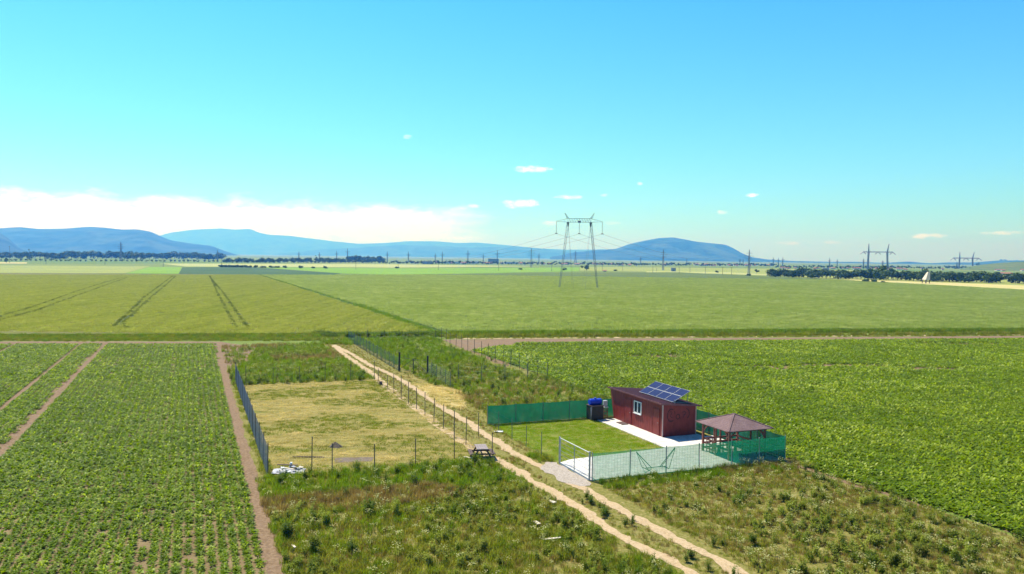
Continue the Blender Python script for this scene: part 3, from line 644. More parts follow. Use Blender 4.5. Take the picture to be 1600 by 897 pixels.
# galvanised gate of the cabin yard
g = thing('gate', 'galvanised metal gate with horizontal wires in front of the concrete yard', 'gate', P(-.1, 0), 0)
def gl(t, z): return P(-.12, .12 + t * 4.35) - g.location + Vector((0, 0, z))
MB().bar(gl(0, 0), gl(0, 1.86), .06, 6).build('gate_post', M['galv'], g); MB().bar(gl(1.02, 0), gl(1.02, 1.86), .06, 6).build('gate_post', M['galv'], g)
fr = MB()
for z in (.12, 1.78): fr.bar(gl(.02, z), gl(1, z), .032, 6)
for t in (.02, .5, .99): fr.bar(gl(t, .12), gl(t, 1.78), .032, 6)
fr.build('frame', M['galv'], g)
fw = MB()
for z in (.4, .67, .95, 1.22, 1.5): fw.bar(gl(.03, z), gl(.99, z), .010, 4)
fw.build('wire', M['alu'], g)
MB().beam(gl(0, .02), gl(1.02, .02), .08, .05).build('rail', M['galv'], g)

# yard left of the track
f = thing('mesh_fence', 'long blue-grey wire mesh fence beside the reddish soil strip', 'fence', P(-18.95, 7), 0)
pp = [P(-18.95, 7.2 + i * 3.32) for i in range(13)]; posts(f, pp, 2.25, M['post'], .03)
wires(f, pp, [.08 + .13 * i for i in range(16)], .0045, M['wire'], .13, 'wire_mesh')
f = thing('wire_fence', 'thin dark posts along the near edge of the mown yard', 'fence', P(-19, 7.1), 0)
fp = [(487, 742, 2.45), (519, 741, 2.0), (585.5, 738, 1.85), (649.5, 732, 2.0), (710, 717, 2.45)]
pp = [G(x, y) for x, y, h in fp]; posts(f, pp, [h for *_, h in fp], M['post'], .032); wires(f, [P(-18.9, 7.2)] + pp, [.4, 1.1, 1.7], .004, M['post'])
f = thing('wire_fence', 'thin dark posts along the far edge of the mown yard before the weeds', 'fence', P(-18, 44.6), 0)
fp = [(384.6, 603.5, 2.2), (426.7, 600, 1.8), (468.5, 599, 1.9), (507.8, 597.5, 2.2), (547.6, 595, 1.9)]
pp = [G(x, y) for x, y, h in fp]; posts(f, pp, [h for *_, h in fp], M['post'], .03); wires(f, pp, [.4, 1.1, 1.7], .004, M['post'])
f = thing('wire_fence', 'row of dark posts along the left rut of the dirt track', 'fence', P(-3.9, 44.6), 0)
fp = [(585, 594, 2.2), (591, 600, 1.7), (605, 608.5, 1.5), (615.5, 614.5, 2.0), (627, 623.5, 2.3), (638, 631.5, 2.1), (651, 640, 2.0), (664, 650, 2.1), (678, 660, 2.05), (693, 670, 2.0), (709.5, 683, 2.1), (728, 695, 2.1)]
pp = [G(x, y) for x, y, h in fp]; posts(f, pp, [h for *_, h in fp], M['post'], .032); wires(f, pp + [G(769, 717.5)], [.4, 1.1, 1.7], .004, M['post'])
for (x, y, h, lb) in ((747.5, 682, 1.85, 'lone dark post between the two ruts beyond the picnic table'), (769, 717.5, 1.85, 'lone dark post beside the picnic table, right of it')):
    tag(MB().bar((0, 0, 0), (0, 0, h), .032, 6).bar((0, 0, h), (0, 0, h + .02), .038, 6).build('fence_post', M['post']), lb, 'post', 'lone posts by the track').location = G(x, y)
# far plot
f = thing('mesh_fence', 'distant green wire mesh fence along the right side of the track, beyond the dark gate', 'fence', P(0, 50.5), 0)
n_ = 14; pp = [G(622.5, 580).lerp(G(545, 533), (i / n_)) for i in range(n_ + 1)]; posts(f, pp, 1.85, M['postg'], .035)
wires(f, pp, [.1 + .22 * i for i in range(8)], .010, M['wireg'], .3, 'wire_mesh')
g = thing('farm_gate', 'dark double gate with diagonal braces between two thick black posts', 'gate', G(624, 580.5), 0)
g0, g1 = G(624, 580.5) - g.location, G(668, 587) - g.location
for p_ in (g0, g1): MB().bar(p_, p_ + Vector((0, 0, 2.35)), .11, 6).build('gate_post', M['black'], g)
gd = MB(); gm_ = g0.lerp(g1, .5)
for z in (.25, 1.72): gd.bar(g0 + Vector((0, 0, z)), g1 + Vector((0, 0, z)), .022, 4)
gd.bar(gm_ + Vector((0, 0, 0)), gm_ + Vector((0, 0, 1.75)), .06, 5)
gd.bar(g0 + Vector((0, 0, .25)), gm_ + Vector((0, 0, 1.72)), .03, 4); gd.bar(g1 + Vector((0, 0, .25)), gm_ + Vector((0, 0, 1.72)), .03, 4)
gd.build('gate_leaf', M['post'], g)
f = thing('mesh_fence', 'green wire mesh fence running from the dark gate toward the weeds', 'fence', G(668, 587), 0)
pp = [G(668, 587).lerp(G(704, 606), i / 5) for i in range(6)]; posts(f, pp[1:], 1.8, M['postg'], .03); wires(f, pp, [.1 + .22 * i for i in range(8)], .008, M['wireg'], .3, 'wire_mesh')
f = thing('wire_fence', 'line of thin posts standing in the tall weeds behind the lawn', 'fence', G(716, 596), 0)
pp = [G(716, 595), G(752, 598), G(789, 595), G(824, 594)]; posts(f, pp, 1.9, M['postg'], .032); wires(f, pp, [.5, 1.2, 1.7], .004, M['wireg'])
f = thing('wire_fence', 'line of dark posts between the far plot and the beet field', 'fence', G(703, 539), 0)
fp = [(690, 531), (697, 535), (703, 539.5), (712.5, 542.5), (721.5, 546.5), (731, 551), (741, 555), (752, 558), (762.5, 562.5), (774, 566.5), (786, 570), (798, 573), (811.5, 577), (825, 585), (840, 587), (855.5, 591.5)]
posts(f, [G(*p_) for p_ in fp], [2.0 + random.uniform(-.15, .35) for _ in fp], M['post'], .036); wires(f, [G(*p_) for p_ in fp], [.5, 1.2, 1.8], .005, M['wireg'])
f = thing('wire_fence', 'thin posts across the far end of the plot before the wheat', 'fence', G(574, 530.5), 0)
fp = [(574, 530.5), (601, 530.5), (628, 530.5), (654.5, 529.5), (680.5, 530)]
posts(f, [G(*p_) for p_ in fp], 1.6, M['post'], .036); wires(f, [G(*p_) for p_ in fp], [.5, 1.2], .005, M['wireg'])

# things in the yard and on the plots -----------------------------------
t = thing('water_tank', 'blue plastic water tank lying on top of the black-wrapped stand', 'tank', P(9.15, 17.05, 1.3), ang)
tk = MB(); nn = 12
for i in range(nn + 1): pass
tk.bar((-.56, 0, .27), (.56, 0, .27), .27, 16); 
to = tk.build('tank_body', M['blue'], t, .03)
for x in (-.4, -.13, .13, .4): MB().bar((x - .03, 0, .27), (x + .03, 0, .27), .285, 16).build('rib', M['blue'], t)
MB().bar((0, 0, .53), (0, 0, .62), .09, 10).build('cap', M['blue'], t)
t = thing('tank_stand', 'square stand wrapped in black sheeting under the blue tank', 'stand', P(9.15, 17.05), ang)
wr = MB(); 
for s_ in (-1, 1): wr.box((0, s_ * .5, .64), (1.12, .015, 1.22)); wr.box((s_ * .55, 0, .64), (.015, .985, 1.22))
wr.build('sheeting', M['black'], t)
MB().box((0, 0, 1.275), (1.2, 1.08, .05)).build('platform', M['oldwood'], t)
for x in (-.5, .5):
    for y in (-.44, .44): MB().box((x, y, .62), (.08, .08, 1.24)).build('leg', M['oldwood'], t)
lf = MB(); lf.face([(-.55, -.512, 1.26), (-.74, -.56, 1.2), (-.70, -.62, .15), (-.57, -.52, .7)]); lf.face([(-.57, -.52, .7), (-.70, -.62, .15), (-.74, -.56, 1.2), (-.55, -.512, 1.26)]); lf.build('flap', M['tarp'], t)
t = thing('washbasin_stand', 'small pale washbasin box on a red frame between tank and cabin', 'washbasin', P(10.2, 17.15), ang)
MB().box((0, 0, 1.35), (.34, .3, .5)).build('cistern', M['tarp'], t, .02)
MB().box((0, -.04, 1.05), (.42, .4, .05)).build('basin', M['white'], t)
fm = MB()
for x in (-.17, .17):
    for y in (-.13, .13): fm.box((x, y, .51), (.05, .05, 1.02))
for z in (.3, .62): fm.box((0, -.13, z), (.29, .04, .05)); fm.box((0, .13, z), (.29, .04, .05))
fm.build('frame', M['wood'], t)

# picnic table with attached benches
t = thing('picnic_table', 'weathered dark wooden picnic table with attached benches beside the track', 'picnic table', G(752, 716), ang - R(12))
pt_ = MB()
for i in range(5): pt_.box((-.32 + i * .16, 0, .80), (.15, 1.5, .04))
pt_.build('tabletop', M['grey_top'], t)
for s_ in (-1, 1):
    sb = MB()
    for i in range(2): sb.box((s_ * (.68 + i * .14), 0, .45), (.13, 1.5, .04))
    sb.build('seat', M['oldwood'], t)
for y in (-.55, .55):
    lg = MB(); lg.beam((-.72, y, 0), (-.22, y, .78), .05, .11); lg.beam((.72, y, 0), (.22, y, .78), .05, .11); lg.box((0, y + .055, .40), (1.66, .05, .10)); lg.box((0, y + .055, .74), (.8, .05, .08)); lg.build('leg_frame', M['oldwood'], t)
MB().beam((0, -.5, .42), (0, .5, .42), .08, .05).build('brace', M['oldwood'], t)
tag(MB().box((0, 0, .02), (.22, 1.5, .04)).build('plank', M['board']), 'pale plank lying on the grass in front of the picnic table', 'plank').location = G(738, 716.5)
bpy.data.objects['plank'].rotation_euler = (0, 0, R(52))

# tarp with debris in the near left corner of the yard
def crumple(w_, d_, n, amp, seed):
    b = MB()
    for j in range(n):
        for i in range(n):
            x = (i / (n - 1) - .5) * w_; y = (j / (n - 1) - .5) * d_
            b.v.append((x, y, .03 + amp * float(vnoise(x + seed, y + seed, .35, 3))))
    b.f = [(j * n + i, j * n + i + 1, (j + 1) * n + i + 1, (j + 1) * n + i) for j in range(n - 1) for i in range(n - 1)]
    return b
tp = crumple(2.0, 1.3, 22, .10, 4).build('tarp', M['tarp']); tag(tp, 'crumpled grey tarp spread in the near left corner of the mown yard', 'tarp')
tp.location = G(451, 737.5); tp.rotation_euler = (0, 0, R(6))
dl = ['longest dark board lying across the back of the grey tarp', 'pale board lying near the middle of the grey tarp']
for i, (px, py, l_, r_, m_) in enumerate(((449, 731, 1.3, 8, 'oldwood'), (452, 737, .7, -20, 'board'))):
    o = MB().box((0, 0, .2), (l_, .13, .04)).build('board', M[m_]); o.location = G(px, py); o.rotation_euler = (0, R(3), R(r_)); tag(o, dl[i], 'board')
for i in range(14):
    px, py = 434 + rng.random() * 38, 730 + rng.random() * 10
    o = crumple(.22 + rng.random() * .25, .15 + rng.random() * .12, 5, .10, i).build('scrap', M[('tarp', 'white', 'board')[i % 3]])
    o.location = G(px, py, .09); o.rotation_euler = (rng.random() * .4, rng.random() * .4, rng.random() * 3)
    tag(o, 'small pale scrap scattered on the grey tarp', 'scrap', 'scraps on the grey tarp')
o = MB().bar((0, 0, 0), (.05, 0, .32), .12, 8, .08).build('bucket', M['white']); o.location = G(454, 730); tag(o, 'small white bucket standing at the back edge of the tarp', 'bucket')
sheet('garden_bed', [G(523, 716), G(560, 715), G(584, 714.5), G(581, 721), G(550, 722.5), G(524, 723)], .022, M['soil'] if False else M['heap'], .25, .07, 4)
hp = MB(); nn = 14
for j in range(6):
    for i in range(nn):
        a_ = 2 * math.pi * i / nn; rr = (.55 * (1 - j / 5.2)) * (1 + .2 * math.sin(i * 2.3)); hp.v.append((math.cos(a_) * rr, math.sin(a_) * rr * .7, .16 * j * .5))
for j in range(5):
    for i in range(nn): hp.f.append((j * nn + i, j * nn + (i + 1) % nn, (j + 1) * nn + (i + 1) % nn, (j + 1) * nn + i))
hp.f.append(tuple(5 * nn + i for i in range(nn)))
o = hp.build('earth_heap', M['heap']); o.location = G(524, 699); tag(o, 'small dark earth heap in the mown yard behind the near posts', 'heap')
o = MB().beam((-1.1, 0, .06), (1.1, 0, .06), .05, .05).beam((-.8, .12, .05), (.9, .15, .05), .05, .05).build('timber', M['oldwood']); o.location = G(482, 715.5); tag(o, 'thin dark timber lying on the mown ground behind the tarp', 'timber')
for (px, py, l_, w_, r_, lb) in ((863, 787, .62, .22, -62, 'pale board in the grass beside the left rut, nearest the gate'), (839, 820, .7, .2, -70, 'pale upright-looking board lying in the foreground grass'),
                                 (862, 845, .95, .13, 6, 'pale thin board lying flat in the foreground grass, nearest the camera'), (459, 857, .6, .1, -60, 'pale stick beside the reddish soil strip')):
    o = MB().box((0, 0, .12), (l_, w_, .03)).build('board', M['board']); o.location = G(px, py, .05); o.rotation_euler = (R(4), R(-5), R(r_)); tag(o, lb, 'board', 'loose boards in the grass')
for (px, py, rr, lb) in ((779, 675.5, .24, 'flat white stone at the foot of the far lawn post'), (846, 671, .01, None)):
    if lb:
        o = crumple(.7, .3, 8, .12, 3).build('stone', M['white']); o.location = G(px, py, .02); tag(o, lb, 'stone')
tag(MB().box((0, 0, .18), (.3, .3, .36)).box((0, 0, .37), (.34, .34, .03)).build('stump', M['oldwood']), 'dark stump beside the track among the yard posts', 'stump').location = G(595, 601.5)
# ------------------------------------------------------------ vegetation scattered as real plants
SRC = bpy.data.collections.new('plant_sources')     # not linked to the scene: only instanced
def quadstrip(V, Fc, pts, wid, side):
    k = len(V)
    for p, w_ in zip(pts, wid): V.append(tuple(p - side * w_)); V.append(tuple(p + side * w_))
    for i in range(len(pts) - 1): Fc.append((k + 2 * i, k + 2 * i + 1, k + 2 * i + 3, k + 2 * i + 2))
def leafp(rn, n, rad, hh, lw, ll, arch=.5, r0=.03):
    """rosette: n arching leaves with a narrow stalk and a broad blade"""
    V, Fc = [], []
    for i in range(n):
        a = 2 * math.pi * (i * .382 + rn.random() * .12); d = Vector((math.cos(a), math.sin(a), 0)); sd = Vector((-d.y, d.x, 0))
        L_ = ll * (.7 + .5 * rn.random()); o = d * r0 + Vector((0, 0, 0)); tilt = .55 + .8 * rn.random() * arch * 2
        pts = []; p = o.copy(); th = math.pi / 2 - tilt * .35
        for k in range(5):
            pts.append(p.copy()); th -= tilt * .36; p = p + (d * math.cos(th) + Vector((0, 0, 1)) * math.sin(th)) * L_ / 4
        sd = (sd + Vector((0, 0, (rn.random() - .5) * .7))).normalized()
        quadstrip(V, Fc, pts, [lw * .12, lw * .35, lw, lw * .85, lw * .15], sd)
    return V, Fc
def blades(rn, n, rad, h, w_, lean=.35, flat=0):
    V, Fc = [], []
    for i in range(n):
        a, r_ = rn.random() * 6.283, rad * math.sqrt(rn.random()); b = Vector((math.cos(a) * r_, math.sin(a) * r_, 0))
        t = rn.random() * 6.283; d = Vector((math.cos(t), math.sin(t), 0)); sd = Vector((-d.y, d.x, 0)); hh = h * (.55 + .6 * rn.random()); ln = lean * (.3 + rn.random()) + flat
        quadstrip(V, Fc, [b, b + d * hh * ln * .35 + Vector((0, 0, hh * .6)), b + d * hh * ln + Vector((0, 0, hh))], [w_ * .5, w_ * .45, w_ * .06], sd)
    return V, Fc
def bushy(rn, stems, h, spread, ls, per=9, bottom=.12):
    V, Fc = [], []
    for s_ in range(stems):
        a = rn.random() * 6.283; d = Vector((math.cos(a), math.sin(a), 0)); hh = h * (.6 + .5 * rn.random()); base = d * rn.random() * spread * .3; tip = base + d * spread * rn.random() + Vector((0, 0, hh))
        sd = Vector((-d.y, d.x, 0)); quadstrip(V, Fc, [base, base.lerp(tip, .5), tip], [.008, .006, .003], sd)
        for k in range(per):
            t = bottom + (1 - bottom) * (k + rn.random()) / per; p = base.lerp(tip, t); b = rn.random() * 6.283
            q = Vector((math.cos(b), math.sin(b), .1 + .7 * rn.random())).normalized(); s2 = q.cross(Vector((0, 0, 1))).normalized() if abs(q.z) < .98 else sd
            l_ = ls * (1.25 - .6 * t) * (.6 + .8 * rn.random()); s2 = (s2 + Vector((0, 0, rn.random() - .5))).normalized()
            quadstrip(V, Fc, [p, p + q * l_ * .5 + Vector((0, 0, .01)), p + q * l_ - Vector((0, 0, l_ * .15))], [l_ * .06, l_ * .24, l_ * .03], s2)
    return V, Fc
def umbel(rn, h, n):
    V, Fc = bushy(rn, n, h, .22, .1, 4)
    k0 = len(Fc)
    for i in range(n * 2):
        a, r_ = rn.random() * 6.283, .26 * math.sqrt(rn.random()); c = Vector((math.cos(a) * r_, math.sin(a) * r_, h * (.85 + .25 * rn.random()))); s_ = .018 + .02 * rn.random()
        k = len(V); V += [tuple(c + Vector(q)) for q in ((-s_, -s_, 0), (s_, -s_, .01), (s_, s_, 0), (-s_, s_, .012))]; Fc.append((k, k + 1, k + 2, k + 3))
    return V, Fc, k0
_cnt = [0]
def proto(data, m, m2=None):
    _cnt[0] += 1; me = bpy.data.meshes.new('plant_source'); me.from_pydata(data[0], [], data[1]); me.update(); me.materials.append(M[m])
    if m2:
        me.materials.append(M[m2])
        for i, p in enumerate(me.polygons): p.material_index = 1 if i >= data[2] else 0
    return me
def scatter(name, label, protos, pts, idx, rot, scl, z=None):
    """one object whose points carry plants through a node group; protos: list of meshes"""
    col = bpy.data.collections.new('src_' + name)
    for i, me in enumerate(protos):
        o = bpy.data.objects.new('%s_source_%02d' % (name, i), me); col.objects.link(o)
    n = len(pts); me = bpy.data.meshes.new(name); me.vertices.add(n)
    co = np.zeros((n, 3)); co[:, :2] = pts; co[:, 2] = 0.012 if z is None else z
    me.vertices.foreach_set('co', co.ravel())
    a = me.attributes.new('rot', 'FLOAT_VECTOR', 'POINT'); rv = np.zeros((n, 3)); rv[:, 2] = rot; rv[:, 0] = rng.normal(0, .08, n); rv[:, 1] = rng.normal(0, .08, n); a.data.foreach_set('vector', rv.ravel())
    a = me.attributes.new('scl', 'FLOAT', 'POINT'); a.data.foreach_set('value', np.asarray(scl, float))
    a = me.attributes.new('idx', 'INT', 'POINT'); a.data.foreach_set('value', np.asarray(idx, np.int32))
    o = bpy.data.objects.new(name, me); C.objects.link(o)
    g = bpy.data.node_groups.new('scatter_' + name, 'GeometryNodeTree')
    g.interface.new_socket('Geometry', in_out='INPUT', socket_type='NodeSocketGeometry'); g.interface.new_socket('Geometry', in_out='OUTPUT', socket_type='NodeSocketGeometry')
    gi, go = g.nodes.new('NodeGroupInput'), g.nodes.new('NodeGroupOutput'); ip = g.nodes.new('GeometryNodeInstanceOnPoints'); ci = g.nodes.new('GeometryNodeCollectionInfo')
    ci.inputs[0].default_value = col; ci.inputs['Separate Children'].default_value = True; ci.inputs['Reset Children'].default_value = True
    def att(nm, dt):
        q = g.nodes.new('GeometryNodeInputNamedAttribute'); q.data_type = dt; q.inputs[0].default_value = nm; return q.outputs[0]
    g.links.new(gi.outputs[0], ip.inputs['Points']); g.links.new(ci.outputs[0], ip.inputs['Instance']); ip.inputs['Pick Instance'].default_value = True
    g.links.new(att('idx', 'INT'), ip.inputs['Instance Index'])
    e2r = g.nodes.new('FunctionNodeEulerToRotation'); g.links.new(att('rot', 'FLOAT_VECTOR'), e2r.inputs[0]); g.links.new(e2r.outputs[0], ip.inputs['Rotation'])
    g.links.new(att('scl', 'FLOAT'), ip.inputs['Scale']); g.links.new(ip.outputs[0], go.inputs[0])
    md = o.modifiers.new('scatter', 'NODES'); md.node_group = g
    print('SCATTER', name, n)
    return tag(o, label, None, None, 'stuff')

def inside(poly, x, y):
    c = np.zeros(len(x), bool); n = len(poly)
    for i in range(n):
        x0, y0 = poly[i][0], poly[i][1]; x1, y1 = poly[(i + 1) % n][0], poly[(i + 1) % n][1]
        k = ((y0 > y) != (y1 > y)); c ^= k & (x < (x1 - x0) * (y - y0) / ((y1 - y0) if y1 != y0 else 1e-9) + x0)
    return c
def visible(x, y, m=160):
    # seen by the photograph's camera with a margin on each side
    d = y * cp + H * sp; u = -(0 - H) * -1; u = (y * sp - H * cp)
    px = 800 + (x * cr + u * sr) * F / np.maximum(d, 1e-3); py = 448.5 - (u * cr - x * sr) * F / np.maximum(d, 1e-3)
    return (d > 5) & (px > -m) & (px < 1600 + m) & (py < 897 + m * .9)
def w2(a, b):  # plot axes -> world arrays
    return PO.x + PV.x * a + PU.x * b, PO.y + PV.y * a + PU.y * b
def segdist(x, y, pts):
    best = np.full(len(x), 1e9)
    for i in range(len(pts) - 1):
        ax, ay = pts[i][0], pts[i][1]; dx, dy = pts[i + 1][0] - ax, pts[i + 1][1] - ay; t = np.clip(((x - ax) * dx + (y - ay) * dy) / (dx * dx + dy * dy), 0, 1)
        best = np.minimum(best, np.hypot(x - ax - t * dx, y - ay - t * dy))
    return best
def randab(a0, a1, b0, b1, dens):
    n = int((a1 - a0) * (b1 - b0) * dens); return rng.uniform(a0, a1, n), rng.uniform(b0, b1, n)
rn = random.Random(3)
TL = [G(*p) for p in rutL]; TR = [G(*p) for p in rutR]

# beet crops in rows
BP = [proto(leafp(rn, 14, .2, .3, .052, .36, .45), 'beet') for _ in range(3)] + [proto(leafp(rn, 13, .2, .3, .052, .34, .6), 'beet2') for _ in range(2)] + [proto(leafp(rn, 9, .2, .2, .04, .24, .5), 'beet') for _ in range(2)]
def rows(a0, a1, b0, b1, rs, ps):
    a = np.arange(a0, a1, rs); b = np.arange(b0, b1, ps); A, B_ = np.meshgrid(a, b, indexing='ij')
    return (A + rng.normal(0, .035, A.shape)).ravel(), (B_ + rng.normal(0, ps * .3, B_.shape)).ravel(), A.ravel()
a, b, a_row = rows(-125, -19.9, -22, 120, .50, .165)
x, y = w2(a, b); k = visible(x, y, 200)
k &= (np.abs(a + 35.6) > .42) & (np.abs(a + 39.1) > .32) & (np.abs(a + 48) > .36) & inside([G(-400, 539), G(100, 538), G(336, 537.5), P(-20.1, 60), P(-20.1, -30), P(-130, -30)], x, y) & ~((y > 128) & (y < 131) & (rng.random(len(a)) < .75))
wl = np.zeros(len(a))
for q_ in (-22.6, -23.55, -25.4, -27.7, -29.1, -32.0): wl += (np.abs(a_row - q_) < .24) * .30 * (vnoise(a_row * 9, b, 5, 3) > .42)
k &= rng.random(len(a)) > wl
gap = _tab[(np.round(a_row / .50).astype(int) * 7) % 512, 3]; thin = np.where(gap > .85, .25, 0) * (vnoise(a * 0 + a_row * 9, b, 14, 2) > .42)
nz = vnoise(x, y, 3.5, 3); k &= rng.random(len(a)) > thin + np.where(nz < .27, .15, .04) * (a > -33)
k &= ~((y > 85) & (rng.random(len(a)) < .35))
x, y, a, b = x[k], y[k], a[k], b[k]; n = len(x)
big = vnoise(x, y, 9, 2); s_ = (.66 + .42 * big + rng.normal(0, .09, n)) * np.where(y > 85, 1.15, 1); s_ = s_ * np.where((b < 0) & (a > -34), .9, 1)
ix = np.where(rng.random(n) < .28, rng.integers(3, 5, n), rng.integers(0, 3, n)); ix = np.where(rng.random(n) < .1, rng.integers(5, 7, n), ix)
scatter('beet_rows', 'rows of leafy green beet plants in the left field', BP, np.c_[x, y], ix, rng.uniform(0, 6.28, n), s_)
a, b, a_row = rows(14.8, 125, -26, 84, .42, .19)
x, y = w2(a, b); k = visible(x, y, 200) & inside(RB, x, y)
k &= ~((y > 85) & (rng.random(len(a)) < .4))
k &= ~((a < 15.75) & (b < 18.3) & (b > -1))
# bare and weedy patches near the far end
bare = (vnoise(x * .25, y, 6, 3) < .30) & (y > 100); k &= ~(bare & (rng.random(len(a)) < .85))
x, y = x[k], y[k]; n = len(x); big = vnoise(x, y, 7, 3)
s_ = (.95 + .5 * big + rng.normal(0, .1, n)) * np.where(y > 85, 1.2, 1); ix = np.where(rng.random(n) < .25 + .3 * (big > .55), rng.integers(3, 5, n), rng.integers(0, 3, n))
scatter('beet_canopy', 'dense leafy green beet crop in the right field', BP, np.c_[x, y], ix, rng.uniform(0, 6.28, n), s_)

# rough grass and weeds on the unmown plots
MP = [proto(blades(rn, 30, .26, .27, .020, .5), 'grass') for _ in range(3)] \
   + [proto(blades(rn, 28, .24, .50, .020, .35), 'grass_lush') for _ in range(3)] \
   + [proto(blades(rn, 26, .26, .46, .020, .3), 'grass_dry') for _ in range(2)] \
   + [proto(bushy(rn, 7, .55, .25, .16), 'weed') for _ in range(3)] \
   + [proto(bushy(rn, 11, .85, .35, .17, 12), 'weed_dark') for _ in range(2)] \
   + [proto(umbel(rn, .6, 7), 'weed', 'flower') for _ in range(2)]
GR, LU, DR, WE, WD, FL = (0, 3), (3, 6), (6, 8), (8, 11), (11, 13), (13, 15)
def pick(kind, n): return rng.integers(kind[0], kind[1], n)
A, B_ = [], []
for (a0, a1, b0, b1, d) in ((-19.9, -1, -18, 7.2, 19), (-4, 0, 5, 45, 8), (0, 15.6, -20, -.1, 24), (-19.3, -1, 44.6, 83, 7), (-4, 15, 18.1, 88, 7), (-19.3, -18.6, 7, 45, 9), (-1.6, -.3, 3, 18, 10), (-60, -15, 79.8, 83.5, 5)):
    q = randab(a0, a1, b0, b1, d); A.append(q[0]); B_.append(q[1])
a, b = np.concatenate(A), np.concatenate(B_); x, y = w2(a, b); n = len(a)
dT = np.minimum(segdist(x, y, TL), segdist(x, y, TR)); between = (segdist(x, y, TL) < 1.9) & (segdist(x, y, TR) < 1.9)
k = visible(x, y, 140) & (dT > .34 + .18 * vnoise(x, y, .7, 2))
k &= ~inside([G(645, 600), G(690, 604), G(722, 612), G(728, 628), G(722, 640), G(690, 632), G(672, 618)], x, y) | (rng.random(n) < .06)
k &= ~((a > -2.7) & (a < -.05) & (b > -1.6) & (b < 5.2) & inside([P(.1, -.4), P(.1, 5), P(-1, 5.6), P(-2.4, 4.7), P(-2.8, 2.4), P(-2.6, 0), P(-1.6, -1.8), P(-.5, -1.9)], x, y))
k &= ~((a > 14.3) & (b > -9) & (b < 0) & (rng.random(n) < .6))
x, y, a, b, between, dT = x[k], y[k], a[k], b[k], between[k], dT[k]; n = len(x)
u = rng.random(n); n1_, n2_, n3_ = vnoise(x, y, 3.2, 3), vnoise(x + 70, y, 1.6, 3), vnoise(x, y + 90, 6, 3)
ix = pick(GR, n); sc_ = .75 + .5 * rng.random(n)
def put(c, kind, s0=.8, s1=1.2):
    global ix, sc_
    ix = np.where(c, pick(kind, n), ix); sc_ = np.where(c, rng.uniform(s0, s1, n), sc_)
keep = (vnoise(x + 31, y + 17, 1.3, 3) > .33) | (rng.random(n) < .35)
fore = (b < 7.3) & (a < -1)                                  # foreground meadow left of the track
put(fore & (b > 1.6 + 2.0 * (n3_ - .5)) & (u < .7), LU, .5, 1.0)
brown = fore & (b < 2.6) & (b > -.8) & (a < -9 + 4 * (n1_ - .5)); put(brown & (u < .75), DR, .7, 1.1)
put(fore & (b < 1.2) & (n1_ > .46) & (u < .22), WE, .45, 1.0); put(fore & (b < 1.0) & (n1_ > .58) & (u > .30) & (u < .35), WD, .4, .8)
put(fore & (b < 0) & (n3_ > .52) & (u > .42) & (u < .62), LU, .5, .9); put(fore & (n2_ > .62) & (u > .955), FL, .6, 1.1)
put(fore & (b > 1) & (u > .98), WD, .5, .9); put(fore & (b < 1) & (u > .74) & (n2_ < .52), DR, .4, .8)
right = (b < 0) & (a > -1)
put(right & (b > -2.6 - 1.2 * n1_) & (u < .8), LU, .35, .8); put(right & (b < -2.2) & (u < .55), DR, .3, .55); put(right & (b < -2.2) & (u >= .5), GR, .45, .8)
put(right & (b < -2.5) & (n2_ > .60) & (u < .10), WD, .4, .7); put(right & (b < -6) & (n1_ > .5) & (u > .80), WE, .5, 1.0); put(right & (b < -2) & (u > .985), FL, .4, .7)
put(right & (b > -2.2) & (a > 9) & (u > .5), DR, .6, 1.0)
up_ = (b > 44) & (a < -1)                                     # weeds beyond the mown yard
put(up_ & (u < .42), LU, .8, 1.3); put(up_ & (n3_ < .44) & (b > 56) & (u < .75), DR, .8, 1.3); put(up_ & (n1_ > .46) & (u > .7), WE, .7, 1.3); put(up_ & (b < 49) & (u > .88), WD, .7, 1.1); put(up_ & (n2_ > .52) & (u > .90), FL, .8, 1.3)
mid = (b > 18) & (a > -1)
put(mid & (b > 55) & (u < .7), LU, .8, 1.3); put(mid & (b <= 55) & (u < .35), LU, .7, 1.2); put(mid & (b <= 55) & (n1_ > .45) & (u > .35) & (u < .52), WE, .7, 1.25); put(mid & (b <= 50) & (n3_ > .5) & (u > .52) & (u < .72), DR, .7, 1.1); put(mid & (b < 33) & (n3_ < .52) & (u < .5), DR, .9, 1.4)
put(mid & (n2_ > .55) & (u > .90), FL, .9, 1.4); put(mid & (u > .76) & (u < .79), WD, .6, 1.0)
c_ = (rng.random(n) < .045) & (dT > 1.2); put(c_, FL, .5, 1.05)
tr_ = (a < 1) & ((b > 7.3) & (b < 80)) & (a > -4.2) | between
put(tr_ & (u < .55), DR, .25, .5); put(tr_ & (u >= .55), GR, .3, .6); keep &= ~(tr_ & (rng.random(n) < .35))
put(between & (b < -3) & (n1_ > .5) & (u < .15), WD, .4, .7)
near_track = (dT < 1.0) & ~between & (b < 6); sc_ = np.where(near_track, sc_ * .65, sc_)
put((a < -18.4) & (b > 7) & (b < 45), GR, .6, 1.1)
keep &= ~((a < -19.75 + .5 * n1_)); keep &= ~((a > 12.6 + 1.2 * n2_) & (b > 42) & (b < 80)) | (rng.random(n) < .08); keep &= ~((b > 57) & (a < -15.2 - (80 - b) * .14 + 1.5 * n1_) & (rng.random(n) < .75))
x, y, ix, sc_ = x[keep], y[keep], ix[keep], sc_[keep]
scatter('meadow_weeds', 'rough mixed grass and weeds on the unmown plots', MP, np.c_[x, y], ix, rng.uniform(0, 6.28, len(x)), sc_)

